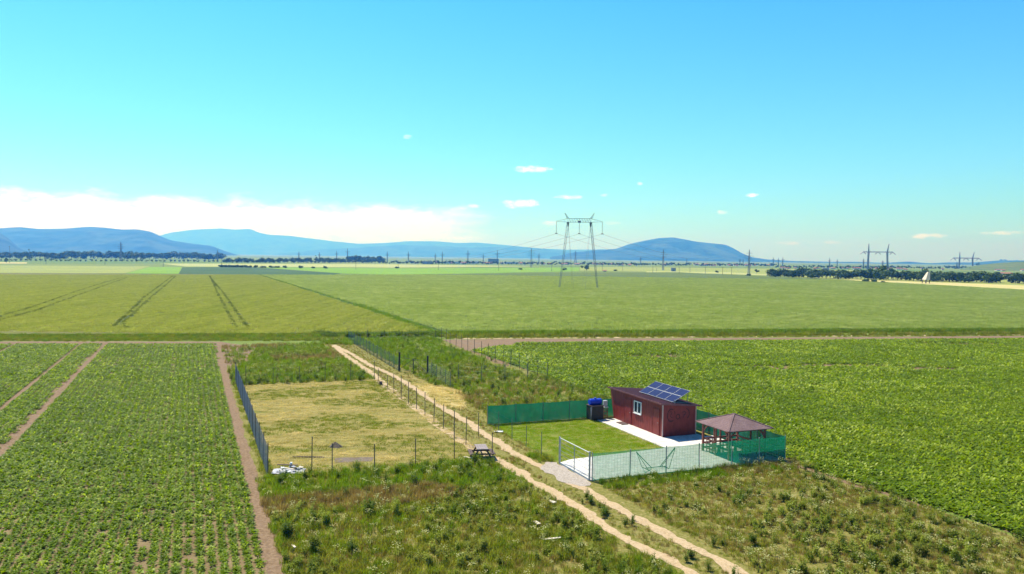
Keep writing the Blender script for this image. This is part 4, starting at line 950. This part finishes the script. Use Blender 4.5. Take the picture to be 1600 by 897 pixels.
# mown hay stubble, lawn
HP = [proto(blades(rn, 34, .32, .07, .022, .9, .8), 'hay_blade') for _ in range(4)] + [proto(blades(rn, 30, .3, .10, .02, .6), 'grass') for _ in range(2)]
a, b = randab(-18.7, -3.8, 7.3, 44.6, 7); x, y = w2(a, b); n = len(x)
ix = np.where(vnoise(x * .4, y, 3, 3) > .54, rng.integers(4, 6, n), rng.integers(0, 4, n)); k = ~inside([G(523, 716), G(584, 714.5), G(581, 721), G(524, 723)], x, y) & (segdist(x, y, [G(436, 737.5), G(466, 737.5)]) > .8)
scatter('mown_hay', 'short mown hay and stubble in the fenced yard', HP, np.c_[x, y][k], ix[k], rng.uniform(0, 6.28, k.sum()), rng.uniform(.7, 1.3, k.sum()))
LP = [proto(blades(rn, 60, .3, .065, .014, .5), 'lawn_blade') for _ in range(4)] + [proto(blades(rn, 40, .3, .06, .014, .6), 'hay_blade')]
a, b = randab(-.35, 9.1, 4.75, 17.8, 13); x, y = w2(a, b); n = len(x)
k = b > 5.3 + a * .08; a, b, x, y = a[k], b[k], x[k], y[k]; n = len(x); edge = (a > 8.2) | (b < 5.1); ix = np.where((rng.random(n) < .10 + .4 * edge + .25 * (vnoise(x, y, 2, 2) > .6)), 4, rng.integers(0, 4, n))
scatter('lawn_grass', 'short green lawn beside the cabin', LP, np.c_[x, y], ix, rng.uniform(0, 6.28, n), rng.uniform(.8, 1.25, n), .016)
# straw litter
a, b = w2(0, 0) if False else (0, 0)
qx, qy = rng.uniform(-14, -4, 2400), rng.uniform(68, 92, 2400); k = inside([G(640, 598), G(690, 603), G(724, 611), G(730, 628), G(724, 641), G(688, 634), G(670, 618)], qx, qy)
scatter('straw_litter', 'loose pale straw lying beside the track', HP[:4], np.c_[qx, qy][k], rng.integers(0, 4, k.sum()), rng.uniform(0, 6.28, k.sum()), rng.uniform(.8, 1.5, k.sum()), .02)

# standing wheat on top of the crop blocks, near parts
WP = [proto(blades(rn, 80, .9, .36, .045, .25), 'wheat_blade') for _ in range(4)]; WG = [proto(blades(rn, 80, .9, .40, .045, .3), 'wheat_blade_g') for _ in range(4)]
gx_ = rng.uniform(-330, 330, 330000); gy_ = rng.uniform(134, 580, 330000); fade_ = rng.random(330000) < np.clip((900 - gy_) / 600, 0, 1)
left = inside([G(-260, 529), G(0, 527), G(300, 526), G(520, 525), G(676, 523.5), G(404, 431), G(-120, 431)], gx_, gy_); kk = left & fade_ & visible(gx_, gy_, 60)
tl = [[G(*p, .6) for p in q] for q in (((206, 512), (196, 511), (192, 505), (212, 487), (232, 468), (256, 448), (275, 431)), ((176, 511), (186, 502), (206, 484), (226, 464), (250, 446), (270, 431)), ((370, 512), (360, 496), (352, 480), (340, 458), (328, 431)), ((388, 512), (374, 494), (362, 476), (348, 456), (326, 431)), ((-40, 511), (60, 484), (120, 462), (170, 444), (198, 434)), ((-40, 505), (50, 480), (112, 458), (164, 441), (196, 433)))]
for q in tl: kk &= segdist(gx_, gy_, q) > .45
scatter('wheat_ears_ripening', 'yellowing wheat standing in the far left field', WP, np.c_[gx_, gy_][kk], rng.integers(0, 4, kk.sum()), rng.uniform(0, 6.28, kk.sum()), rng.uniform(.8, 1.2, kk.sum()), .42)
right_ = inside([G(700, 522), G(900, 521), G(1250, 518), G(1800, 516), G(1640, 457), G(1300, 438), G(1060, 427), G(560, 431), G(410, 431)], gx_, gy_) & fade_ & visible(gx_, gy_, 60)
scatter('wheat_ears_green', 'green wheat standing in the far right field', WG, np.c_[gx_, gy_][right_], rng.integers(0, 4, right_.sum()), rng.uniform(0, 6.28, right_.sum()), rng.uniform(.8, 1.2, right_.sum()), .46)
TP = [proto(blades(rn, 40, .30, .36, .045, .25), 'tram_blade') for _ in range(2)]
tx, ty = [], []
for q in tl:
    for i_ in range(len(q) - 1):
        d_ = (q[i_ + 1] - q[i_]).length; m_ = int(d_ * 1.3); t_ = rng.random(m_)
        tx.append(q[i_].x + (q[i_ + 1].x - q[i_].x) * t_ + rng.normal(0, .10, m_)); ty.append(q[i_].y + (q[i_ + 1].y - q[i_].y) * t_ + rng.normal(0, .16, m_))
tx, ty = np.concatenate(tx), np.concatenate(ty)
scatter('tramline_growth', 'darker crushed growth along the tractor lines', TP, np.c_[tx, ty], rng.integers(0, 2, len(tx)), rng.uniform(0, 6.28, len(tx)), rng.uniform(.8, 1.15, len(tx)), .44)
# rough tall grass along the wheat edge and on the balk
EP = [proto(blades(rn, 46, .5, .75, .035, .35), 'grass_lush') for _ in range(3)] + [proto(blades(rn, 46, .5, .6, .035, .35), 'grass') for _ in range(2)] + [proto(bushy(rn, 14, .9, .5, .22, 10), 'weed_dark')]
X, Y, I, Z = [], [], [], []
def along(p0, p1, n_, wd, kinds, s=1):
    t = rng.random(n_); o_ = rng.normal(0, wd, n_); d = (p1 - p0).normalized(); X.append(p0.x + (p1.x - p0.x) * t - d.y * o_); Y.append(p0.y + (p1.y - p0.y) * t + d.x * o_); I.append(rng.choice(kinds, n_)); Z.append(np.full(n_, s) * rng.uniform(.7, 1.25, n_))
along(G(690, 523.5), G(1250, 520), 1500, .6, [0, 1, 2, 3], .95); along(G(1250, 520), G(1800, 517), 1500, .6, [0, 1, 2, 3], .95)
along(G(690, 526.5), G(1250, 524.5), 500, .35, [3, 4]); along(G(1250, 524.5), G(1800, 521), 500, .35, [3, 4])
along(G(-200, 528), G(520, 526), 2200, .8, [3, 4, 3, 4, 0, 1], .8); along(G(500, 527), G(690, 525), 900, .8, [0, 1, 3, 5], .9)
along(G(676, 524), G(560, 479), 800, .7, [0, 1, 2], 1.0); along(G(560, 479), G(405, 431), 1100, .6, [0, 1, 2], .9)
along(G(490, 524), G(520, 525.5), 22, .6, [5], 1.0); along(G(-250, 531.2), G(540, 530.5), 4200, 1.0, [3, 4, 3, 4, 0], .55); along(G(690, 529), G(1750, 523.4), 900, .5, [3, 4], .5)
X, Y, I, Z = map(np.concatenate, (X, Y, I, Z))
scatter('edge_grass', 'tall dark grass along the edge of the wheat', EP, np.c_[X, Y], I, rng.uniform(0, 6.28, len(X)), Z)

# the few bushes that stand out of the meadow
SH = []
for v_ in range(4):
    V, Fc = bushy(rn, 34, .95, .42, .17, 13); me = bpy.data.meshes.new('shrub_leaves'); me.from_pydata(V, [], Fc); me.materials.append(M['weed_dark'] if v_ % 2 else M['weed']); SH.append(me)
def shrub(px, py, s, k_, lb, tall=1.0):
    o = bpy.data.objects.new('weed_bush', SH[k_ % 4]); C.objects.link(o); o.location = G(px, py, .005); o.scale = (s, s, s * tall); o.rotation_euler = (0, 0, rn.random() * 6.28); tag(o, lb, 'bush', 'leafy bushes in the meadow')
for i, (px, py, s, ta, lb) in enumerate((
    (491, 866, .8, 1.25, 'darkest upright leafy bush in the near left meadow'), (450, 840, 1.0, .8, 'wide low bush at the edge of the reddish soil strip'), (510, 822, .75, 1.2, 'narrow bush just beyond the darkest upright bush'),
    (577, 805, .95, 1, 'rounded bright bush near the brown dry grass band'), (618, 806, .75, 1.4, 'tall loose bush near the middle of the left meadow'), (477, 752, .55, 1.3, 'small dark conical bush at the near edge of the grey tarp'),
    (680, 738, .6, 1.2, 'small bush below the near row of yard posts, toward the table'), (733, 735, .75, 1, 'bush in the lush grass just in front of the picnic table'), (621, 742, .75, 1, 'bush in the lush grass below the middle yard posts'),
    (438, 760, .7, 1.1, 'bush beside the last near post of the blue-grey fence'), (932, 842, .8, 1, 'dark bush beside the left rut in the foreground'), (552, 865, .7, .9, 'low dark bush at the bottom of the left meadow'),
    (755, 862, .75, 1.0, 'bush between the two loose board groups at the bottom of the meadow'), (1175, 851, .6, 1, 'single dark bush in the meadow right of the right rut'), (1369, 855, .9, .8, 'largest dark bush in the right-hand meadow'),
    (1275, 820, .55, .8, 'small dark bush in the middle of the right-hand meadow'), (1437, 868, .8, .8, 'dark bush right of the largest one in the right-hand meadow'), (1521, 872, .6, .9, 'small bush in the right-hand meadow near the frame edge'),
    (1400, 884, .9, .8, 'bush at the very bottom of the right-hand meadow'), (1080, 872, .5, .9, 'low bush growing between the two ruts in the foreground'))):
    shrub(px, py, s, i, lb, ta)
# ------------------------------------------------------------ power lines
def lattice(mb, p0, p1, w0, w1, n, r):
    """square lattice column from p0 to p1, widths w0 -> w1"""
    p0, p1 = Vector(p0), Vector(p1); cs = ((-1, -1), (1, -1), (1, 1), (-1, 1))
    def c(t, k): q = p0.lerp(p1, t); w_ = (w0 + (w1 - w0) * t) / 2; return q + Vector((cs[k][0] * w_, cs[k][1] * w_, 0))
    for k in range(4):
        mb.bar(c(0, k), c(1, k), r, 4)
        for i in range(n):
            a, b = (i / n, (i + 1) / n); k2 = (k + 1) % 4
            mb.bar(c(a, k), c(b, k2), r * .6, 3); mb.bar(c(a, k2), c(b, k), r * .6, 3); mb.bar(c(b, k), c(b, k2), r * .6, 3)
def trussh(mb, x0, x1, z, hgt, dep, n, r):
    for dy in (-dep / 2, dep / 2):
        for zz in (z, z + hgt): mb.bar((x0, dy, zz), (x1, dy, zz), r, 4)
        for i in range(n):
            a, b = x0 + (x1 - x0) * i / n, x0 + (x1 - x0) * (i + 1) / n
            mb.bar((a, dy, z), ((a + b) / 2, dy, z + hgt), r * .6, 3); mb.bar(((a + b) / 2, dy, z + hgt), (b, dy, z), r * .6, 3)
    for i in range(n + 1):
        a = x0 + (x1 - x0) * i / n; mb.bar((a, -dep / 2, z), (a, dep / 2, z), r * .6, 3)
def portal(loc, label, s=1.0, splay=3.4, yaw=0, horns=2.4, horn_out=1.4, legw=.95, feet=8.3, cross=False, r=.07):
    t = thing('transmission_tower', label, 'power pylon', loc, yaw, 'portal transmission towers'); t.scale = (s, s, s)
    HT = 29.0
    for sg in (-1, 1):
        m_ = MB(); lattice(m_, (sg * feet, 0, 0), (sg * (feet - splay), 0, HT), .55, legw, 16, r); m_.build('leg', M['pylon'], t)
        h_ = MB(); lattice(h_, (sg * (feet - splay), 0, HT + 1.5), (sg * (feet - splay + horn_out), 0, HT + 1.5 + horns), .8, .2, 4, r * .8); h_.build('peak', M['pylon'], t)
        MB().bar((sg * (feet - splay), 0, HT - 2.2), (sg * (feet - splay), 0, HT), .12, 4, .75).build('bracket', M['pylon'], t)
        g_ = MB(); g_.bar((sg * (feet - splay), 0, HT), (sg * (feet - 6), 17, 0), .035, 3).bar((sg * (feet - splay), 0, HT), (sg * (feet - 6), -17, 0), .035, 3); g_.build('guy_wire', M['cable'], t)
    m_ = MB(); trussh(m_, -(feet - splay), feet - splay, HT, 1.6, 1.4, 9, r)
    for sg in (-1, 1):
        for dy in (-.6, .6):
            m_.bar((sg * (feet - splay), dy, HT + 1.6), (sg * 10.0, 0, HT + .35), r * .8, 4); m_.bar((sg * (feet - splay), dy, HT), (sg * 10.0, 0, HT + .25), r * .8, 4)
        for i in range(4):
            a = feet - splay + (10 - feet + splay) * i / 4; m_.bar((sg * a, 0, HT + .1), (sg * (a + .6), 0, HT + 1.5 - i * .3), r * .5, 3)
    m_.bar((-.6, 0, HT + .2), (.6, 0, HT + .2), .6, 4)
    m_.build('crossbeam', M['pylon'], t)
    for x in (-9.9, 0, 9.9):
        i_ = MB(); i_.bar((x, 0, HT + .2), (x, 0, HT - 4.6), .09, 5); i_.box((x, 0, HT - 4.9), (1.0, .5, .35)); i_.build('insulator', M['insul'], t)
    return t, [t.location + Matrix.Rotation(yaw, 3, 'Z') @ Vector((x * s, 0, (HT - 5) * s)) for x in (-9.9, 0, 9.9)]
base = (G(876, 451) + G(932, 453)) / 2
mainp, mc = portal(base, 'tallest portal pylon with two splayed lattice legs standing in the green wheat', (G(932, 452) - G(876, 452)).length / 16.8, yaw=R(-3))
def far(px, pbase): return G(px, pbase)
def cable(a, b, sag, label, r=.045):
    m_ = MB(); n_ = 24; pts = [a.lerp(b, i / n_) - Vector((0, 0, 4 * sag * (i / n_) * (1 - i / n_))) for i in range(n_ + 1)]
    for i in range(n_): m_.bar(pts[i] - a, pts[i + 1] - a, r, 3)
    o = m_.build('power_cable', M['cable']); o.location = a; tag(o, label, 'cable', 'power cables of the tall portal pylon')
for i, nm in enumerate(('left', 'middle', 'right')):
    a = mc[i]; e1 = AT(640 + i * 14, 399, 1150); e1.z = max(e1.z, 12); e2 = AT(1120 + i * 26, 404, 1100); e2.z = max(e2.z, 12)
    cable(a, e1, 9, 'power cable running left from the %s insulator of the tallest pylon' % nm, .05); cable(a, e2, 9, 'power cable running right from the %s insulator of the tallest pylon' % nm, .05)
def wide_portal(px, base, beam, horn, hl, hb, label):
    b_ = G(px, base); k = b_.y / F; HT = (base - beam) * k; t = thing('transmission_tower', label, 'power pylon', b_, 0, 'portal transmission towers'); r = .22 * b_.y / 1000
    for sg in (-1, 1):
        m_ = MB(); lattice(m_, (sg * hl * k * 1.08, 0, 0), (sg * hl * k, 0, HT), 1.6, 2.2, 9, r); m_.build('leg', M['pylon'], t)
        m_ = MB(); lattice(m_, (sg * hl * k, 0, HT), (sg * (hl + 2.4 * (sg > 0)) * k, 0, HT + (beam - horn) * k), 1.6, .3, 5, r); m_.build('peak', M['pylon'], t)
    m_ = MB(); trussh(m_, -hb * k, hb * k, HT - .8, 1.8, 1.6, 14, r); m_.build('crossbeam', M['pylon'], t)
    for x in (-hb, 0, hb):
        MB().bar((x * k, 0, HT), ((x - 4.5) * k, 0, HT - 3.4 * k), r * 1.8, 5).bar((x * k, 0, HT), ((x + 4.5) * k, 0, HT - 3.4 * k), r * 1.8, 5).build('insulator', M['insul'], t)
wide_portal(1371, 421.5, 394, 381, 14.5, 23, 'wide portal pylon with two tall peaks behind the right-hand hedge')
wide_portal(1509, 420, 403.5, 394, 10, 20, 'smaller wide portal pylon behind the hedge at far right')
def tower(px, top, bot, label, grp='distant lattice pylons', w_=.12, r=.16, arms=3):
    b_ = G(px, bot); ht = (AT(px, top, b_.y)).z
    t = thing('lattice_tower', label, 'pylon', b_, 0, grp); D_ = b_.y; r = max(r, D_ * .00016)
    m_ = MB(); lattice(m_, (0, 0, 0), (0, 0, ht * .62), ht * w_, ht * .05, 7, r); lattice(m_, (0, 0, ht * .62), (0, 0, ht), ht * .05, ht * .012, 6, r * .8); m_.build('mast', M['pylon'], t)
    for i in range(arms):
        z = ht * (.64 + .11 * i); L_ = ht * (.16, .2, .13)[i]
        MB().bar((-L_, 0, z), (0, 0, z + ht * .02), r * .8, 4).bar((L_, 0, z), (0, 0, z + ht * .02), r * .8, 4).bar((-L_, 0, z), (L_, 0, z - .01), r * .8, 4).build('crossarm', M['pylon'], t)
tower(1036, 390, 422.5, 'dark lattice pylon in front of the round-topped blue hill', w_=.08, r=.1)
tower(1170, 390, 431, 'lattice pylon at the right foot of the round-topped hill, bush at its base', w_=.07, r=.1)
tower(830, 388, 418, 'slim lattice pylon left of the tallest portal pylon', w_=.08)
tower(189, 378, 407, 'tall lattice pylon in front of the left blue hills', w_=.12)
tower(899, 392, 411, 'small lattice pylon framed between the legs of the tallest pylon', w_=.2)
tower(1356, 404, 421, 'dark small lattice pylon below the left side of the nearer right portal pylon', w_=.25, r=.3)
tower(1379, 407, 421, 'dark small lattice pylon leaning group, between hedge and nearer right portal pylon', w_=.25, r=.3)
tower(1387, 407, 421, 'dark small lattice pylon, rightmost below the nearer right portal pylon', w_=.25, r=.3)
tower(1495, 409, 420, 'dark small lattice pylon below the left side of the far right portal pylon', w_=.3, r=.35)
tower(1349, 404, 420, 'thin lattice pylon just left of the nearer right portal pylon', w_=.12, r=.2)
for i, (px, tp, bt) in enumerate(((340, 390, 407), (467, 393, 408), (526, 392, 408), (543, 388, 408), (605, 393, 410), (691, 393, 411), (731, 391, 411), (755, 396, 412), (777, 391, 412), (842, 396, 412), (1001, 401, 413), (1073, 404, 414), (1156, 404, 415), (1161, 404, 415), (1208, 402, 416), (1216, 403, 416), (1223, 402, 416), (1296, 403, 417), (1308, 405, 417), (638, 393, 410), (680, 396, 411), (499, 394, 409))):
    tower(px, tp, bt, 'faint thin pylon far off on the skyline', 'faint skyline pylons', .07, .2, 2)
PM = MB().bar((0, 0, 0), (0, 0, 8.6), .17, 6, .11).mesh('pole_mesh'); PM.materials.append(M['bark'])
AM = MB().beam((-.8, 0, 8.2), (.8, 0, 8.2), .12, .14).mesh('arm_mesh'); AM.materials.append(M['bark'])
road_poles = [(1020, 417, 427), (1026, 419, 424), (1061, 417, 428), (1078, 418, 426), (1102, 417, 429), (1129, 417.5, 430), (1143, 418, 431)]
for i, (px, tp, bt) in enumerate([(15, 384, 411), (72, 405, 413), (164, 404, 414), (255, 405, 417), (346, 401, 417), (486, 401, 412), (556, 405, 421), (622, 407, 418), (685, 409, 422), (779, 409, 423), (862, 411, 424), (941, 412, 424), (973, 413, 423)] + road_poles):
    b_ = G(px, bt); ht = AT(px, tp, b_.y).z; onroad = (px, tp, bt) in road_poles
    lb = 'tall dark pole beside the field at far left' if i == 0 else ('wooden pole along the field road near the round-topped hill' if onroad else 'wooden pole standing alone among the far fields')
    t = thing('utility_pole', lb, 'pole', b_, 0, None if i == 0 else ('poles along the field road' if onroad else 'poles in the far fields'))
    wd = max(1.0, b_.y / 900)
    for nm, me in (('pole', PM), ('crossarm', AM)):
        o = bpy.data.objects.new(nm, me); C.objects.link(o); o.parent = t; o.scale = (wd, wd, ht / 8.6)

# ------------------------------------------------------------ trees far off
def crown_mesh(seed, nq, rx, rz, z0, ls, m, lobes=7):
    q = np.random.default_rng(seed); V, Fc = [], []
    lob = [(q.normal(0, rx * .42), q.normal(0, rx * .42), z0 + rz * (.25 + .65 * q.random()), rx * (.42 + .25 * q.random())) for _ in range(lobes)]
    for i in range(nq):
        lx, ly, lz, lr = lob[i % lobes]; d = q.normal(size=3); d /= np.linalg.norm(d); rr = lr * (.55 + .5 * q.random()) 
        c = np.array([lx, ly, lz]) + d * rr * np.array([1, 1, .85]); c[2] = max(c[2], z0 * .6)
        nrm = Vector(d + q.normal(0, .5, 3)).normalized(); t1 = nrm.orthogonal().normalized(); t2 = nrm.cross(t1); s_ = ls * (.6 + .8 * q.random()); k = len(V); cc = Vector(c)
        V += [tuple(cc + t1 * s_ * a + t2 * s_ * b) for a, b in ((-1, -.5), (-.1, -1), (1, -.2), (.5, .9), (-.6, .8))]; Fc.append((k, k + 1, k + 2, k + 3, k + 4))
    me = bpy.data.meshes.new('crown'); me.from_pydata(V, [], Fc); me.materials.append(M[m]); return me
def trunk_mesh(h, r):
    b = MB().bar((0, 0, -.1), (0, 0, h), r, 7, r * .6)
    for i in range(5):
        a = i * 1.3; b.bar((0, 0, h * (.5 + .08 * i)), (math.cos(a) * h * .5, math.sin(a) * h * .5, h * 1.5), r * .4, 4, r * .15)
    me = b.mesh('trunk'); me.materials.append(M['bark']); return me
CR = [crown_mesh(i, 340, 4.0, 6.2, 1.4, .55, 'tree' if i % 2 else 'tree2') for i in range(4)]
CB = [crown_mesh(10 + i, 260, 2.4, 2.2, .1, .35, 'tree' if i % 2 else 'tree2', 6) for i in range(3)]
CH = [crown_mesh(40 + i, 420, 4.2, 7.4, .2, .5, 'tree2' if i % 2 else 'tree', 9) for i in range(3)]
CN = crown_mesh(30, 300, 1.4, 11, 1.0, .5, 'tree', 9)
TK = trunk_mesh(3.2, .28)
def tree(px, bot, htpx, lb, grp, wide=1.0, kind='tree', k_=None):
    b_ = G(px, bot); ht = htpx * b_.y / F; k_ = rn.randrange(4) if k_ is None else k_
    bush = kind == 'bush'
    t = thing('bush' if bush else 'tree', lb, 'bush' if bush else 'tree', b_, rn.random() * 6.28, grp)
    me = CB[k_ % 3] if bush else CH[k_ % 3] if kind == 'hedge' else (CN if kind == 'conifer' else CR[k_]); s = ht / (2.75 if bush else (12 if kind == 'conifer' else 8.2))
    if kind == 'conifer': t['category'] = 'tree'; t.name = 'conifer_tree'
    o = bpy.data.objects.new('foliage' if bush else 'crown', me); C.objects.link(o); o.parent = t; o.scale = (s * wide, s * wide, s)
    if not bush: o = bpy.data.objects.new('trunk', TK); C.objects.link(o); o.parent = t; o.scale = (s, s, s)
    return t
# hedge at the right behind the straw strip
HG = 'trees of the dense hedge at right'
x_ = 1206
i = 0
while x_ < 1690:
    fr_ = (x_ - 1206) / 394; bt = 433.5 + 10.5 * fr_; hp_ = rn.uniform(11, 15) + 2.5 * fr_
    if not (1568 < x_ < 1576):
        tree(x_, bt - rn.random() * 1.6, hp_, 'dense dark green tree in the hedge behind the straw strip', HG, 1.3, 'hedge')
    x_ += rn.uniform(5.0, 7.5); i += 1
for (px, bt, hpx, lb) in ((1208, 433.5, 14, 'leftmost round tree at the left end of the right hedge'), (1376, 436, 22, 'tree rising above the hedge below the nearer right portal pylon'), (1393, 436, 18, 'smaller tree rising above the hedge, right of the tallest one'),
                          (1447, 439, 19, 'dark tree behind the pale slanted structure'), (1484, 440, 17, 'broad tree rising above the hedge right of the slanted structure'), (1553, 441, 17, 'dark tree near the right end of the hedge')):
    tree(px, bt, hpx, lb, None)
for (px, bt, hpx, lb, wd) in ((1353, 441.5, 6, 'first of two round bushes on the straw strip before the hedge', 1.2), (1365, 442, 5.5, 'second round bush on the straw strip before the hedge', 1.2), (1380, 443, 3.5, 'low flat bush on the straw strip right of the two round ones', 1.6),
                          (1171, 431.5, 3.5, 'low dark bush at the foot of the lattice pylon', 1.5), (962, 423.5, 2.5, 'small low bush in the pale fields beside the tallest pylon', 1.3), (882, 422.5, 4, 'round bush just inside the left leg of the tallest pylon', 1),
                          (1119, 426, 3, 'small bush in the olive fields right of the round hill', 1.2), (620, 419.5, 3, 'small bush at the edge of the bright green far field', 1.3), (813, 421.5, 2.5, 'low bush left of the tallest pylon', 1.8)):
    tree(px, bt, hpx, lb, None, wd, 'bush')
tree(916, 423, 10, 'single round tree between the legs of the tallest pylon', None, 1.0)
tree(1182, 427.5, 7, 'small single tree right of the lattice pylon', None, .8)
tree(46, 404, 16, 'tall pointed dark tree in the left tree band', None, .8, 'conifer'); tree(494, 409, 11, 'dark pointed tree left of the skyline pylons', None, .9, 'conifer'); tree(10, 411, 8, 'dark bush-like tree beside the tall pole at far left', None, 1)
tree(1571, 414, 9, 'dark tree on the crest of the green hill at far right', None, 1); tree(1587, 413, 7, 'second dark tree on the crest of the green hill at far right', None, 1); tree(1562, 414, 5, 'smallest dark tree on the crest of the green hill', None, 1); tree(1528, 417, 6, 'dark tree low on the slope of the green hill', None, 1)
# band of trees under the left hills, and a row of small ones before it
x_ = -90
while x_ < 352:
    bt = 404.3 + .004 * x_ + rn.uniform(-1, .8); tree(x_, bt, rn.uniform(8.5, 12.5), 'dark tree in the long band under the left blue hills', 'tree band under the left hills', 1.35, 'hedge'); x_ += rn.uniform(5.2, 7.8)
x_ = -90
while x_ < 440:
    tree(x_, 408.2 + .005 * x_ + rn.uniform(-.2, .2), rn.uniform(2.8, 4.2), 'small round tree in the row before the left tree band', 'row of small trees at left', 1.25); x_ += rn.uniform(6, 10)
x_ = 350
while x_ < 600:
    tree(x_, 410.6 + .002 * (x_ - 350) + rn.uniform(-.4, .4), rn.uniform(4, 8.5), 'dark tree in the thinner tree line left of the town', 'thin tree line left of the town', 1.2, 'hedge'); x_ += rn.uniform(3.2, 6.5)
x_ = 545
while x_ < 600:
    tree(x_, 409.5, rn.uniform(8, 10.5), 'tall dark tree in the grove left of the town', 'grove left of the town', 1.2, 'hedge'); x_ += rn.uniform(3, 5)
for px in (345, 352, 359, 364, 370, 378, 384, 390, 400, 409, 414, 424, 431, 436, 445, 470, 489, 507):
    tree(px, 417.6 + (px - 345) * .012, rn.uniform(2.5, 4.6), 'round dark bush on the near edge of the pale far field', 'bushes on the far field edge', 1.2, 'bush')
tp_, ts_ = [], []
x_ = 602
while x_ < 1640:
    by_ = (412 + .0075 * (x_ - 600) if x_ < 1210 else 419.0 + .006 * (x_ - 1210)) + rn.uniform(-1.2, .8); b_ = G(x_, by_)
    tp_.append((b_.x, b_.y)); ts_.append(rn.uniform(2.6, 5.2) * b_.y / F / 8.2); x_ += rn.uniform(1.6, 5)
scatter('town_trees', 'far dark trees filling the gaps between the distant town houses', CR, np.array(tp_), rng.integers(0, 4, len(tp_)), rng.uniform(0, 6.28, len(tp_)), ts_, 0)

# ------------------------------------------------------------ distant town
def house(px, bot, wpx, hpx, kind, lb, grp, rf='tiles'):
    b_ = G(px, bot); k = b_.y / F; W_, H_ = wpx * k, hpx * k; D_ = min(W_ * .8, 16)
    t = thing('factory_hall' if kind == 'hall' else 'house', lb, 'building', b_, rn.uniform(-.3, .3), grp)
    m_ = 'walld' if kind == 'dark' else 'wallw'
    if kind in ('hall', 'dark', 'block'):
        MB().box((0, 0, H_ / 2), (W_, D_, H_)).build('wall', M[m_], t); MB().box((0, 0, H_ + .25), (W_ + .6, D_ + .6, .5)).build('roof', M['rooflight'], t)
    else:
        MB().box((0, 0, H_ * .3), (W_, D_, H_ * .6)).build('wall', M[m_], t)
        b = MB(); e_ = .5; z0, z1 = H_ * .6, H_; b.v = [(-W_ / 2 - e_, -D_ / 2 - e_, z0), (W_ / 2 + e_, -D_ / 2 - e_, z0), (W_ / 2 + e_, D_ / 2 + e_, z0), (-W_ / 2 - e_, D_ / 2 + e_, z0), (-W_ / 2 - e_, 0, z1), (W_ / 2 + e_, 0, z1)]
        b.f = [(0, 1, 5, 4), (2, 3, 4, 5), (1, 2, 5), (3, 0, 4), (3, 2, 1, 0)]; b.build('roof', M[rf], t)
    nw = max(1, min(4, int(W_ / 5))); wm_ = MB()
    for i in range(nw): wm_.box((-W_ / 2 + W_ * (i + .5) / nw, -D_ / 2 - .02, H_ * .32), (min(1.6, W_ / nw * .5), .1, H_ * .2))
    wm_.build('window', M['glass'], t)
for (px, bt, w_, h_, kd, lb) in ((771, 411.5, 15, 7, 'dark', 'dark blue-grey block standing above the town halls'), (706, 412, 26, 3.2, 'hall', 'long low pale hall at the left end of the town'), (736, 412, 22, 3.4, 'hall', 'long low pale hall left of the dark block'),
        (668, 412.5, 16, 4, 'dark', 'dark hall at the left edge of the town'), (798, 412.5, 22, 3, 'hall', 'long low pale hall right of the dark block'), (1052, 424, 7, 5, 'dark', 'small dark shed in the far fields below the round hill'), (1336, 421.5, 5, 4, 'gable', 'small white house seen above the hedge, left of the portal pylon'),
        (1568, 429.5, 20, 4, 'gable', 'long house with reddish roof behind the right end of the hedge'), (1290, 423, 9, 4, 'dark', 'dark low barn behind the left part of the hedge'), (945, 424.5, 5, 2.5, 'gable', 'tiny pale hut in the field right of the tallest pylon')):
    house(px, bt, w_, h_, kd, lb, None)
for i in range(58):
    px = rn.uniform(640, 1210); house(px, 411.6 + .0075 * (px - 600) + rn.uniform(-.8, .6), rn.uniform(3, 8), rn.uniform(1.8, 3.4), 'gable', 'pale house among the distant town trees', 'distant town houses')
for i in range(36):
    px = rn.uniform(1215, 1620); house(px, 419.5 + .008 * (px - 1210) + rn.uniform(-.8, 1.2), rn.uniform(3, 8), rn.uniform(1.8, 3.2), 'gable', 'pale house in the village behind the right hedge', 'village behind the hedge')
for i in range(22):
    px = rn.uniform(165, 345); house(px, 402.5 + rn.uniform(-.8, .5), rn.uniform(2.5, 6), rn.uniform(2.5, 4), 'gable', 'pale house at the foot of the left hills', 'houses at the foot of the hills')
# pale slanted structure in front of the hedge
t = thing('field_hopper', 'pale slanted tapering structure on dark legs in front of the hedge', 'hopper', G(1447, 443), R(10))
sc_k = G(1447, 443).y / F
b = MB(); z0, z1 = 6 * sc_k, 18 * sc_k; a_ = 4.2 * sc_k; xo = 3.6 * sc_k
b.v = [(-a_, -2, z0), (a_ * .8, -2, z0), (a_ * .8, 2, z0), (-a_, 2, z0), (xo - .7, -.6, z1), (xo + .7, -.6, z1), (xo + .7, .6, z1), (xo - .7, .6, z1)]
b.f = [(0, 1, 5, 4), (1, 2, 6, 5), (2, 3, 7, 6), (3, 0, 4, 7), (0, 3, 2, 1), (4, 5, 6, 7)]; b.build('funnel', M['board'], t)
for x in (-a_ * .9, a_ * .7):
    for y in (-1.7, 1.7): MB().bar((x, y, 0), (x, y, z0 + .1), .25, 5).build('leg', M['bark'], t)
MB().bar((-a_ * .9, -1.7, z0 * .5), (a_ * .7, -1.7, z0 * .5), .15, 4).bar((-a_ * .9, 1.7, z0 * .5), (a_ * .7, 1.7, z0 * .5), .15, 4).build('brace', M['bark'], t)
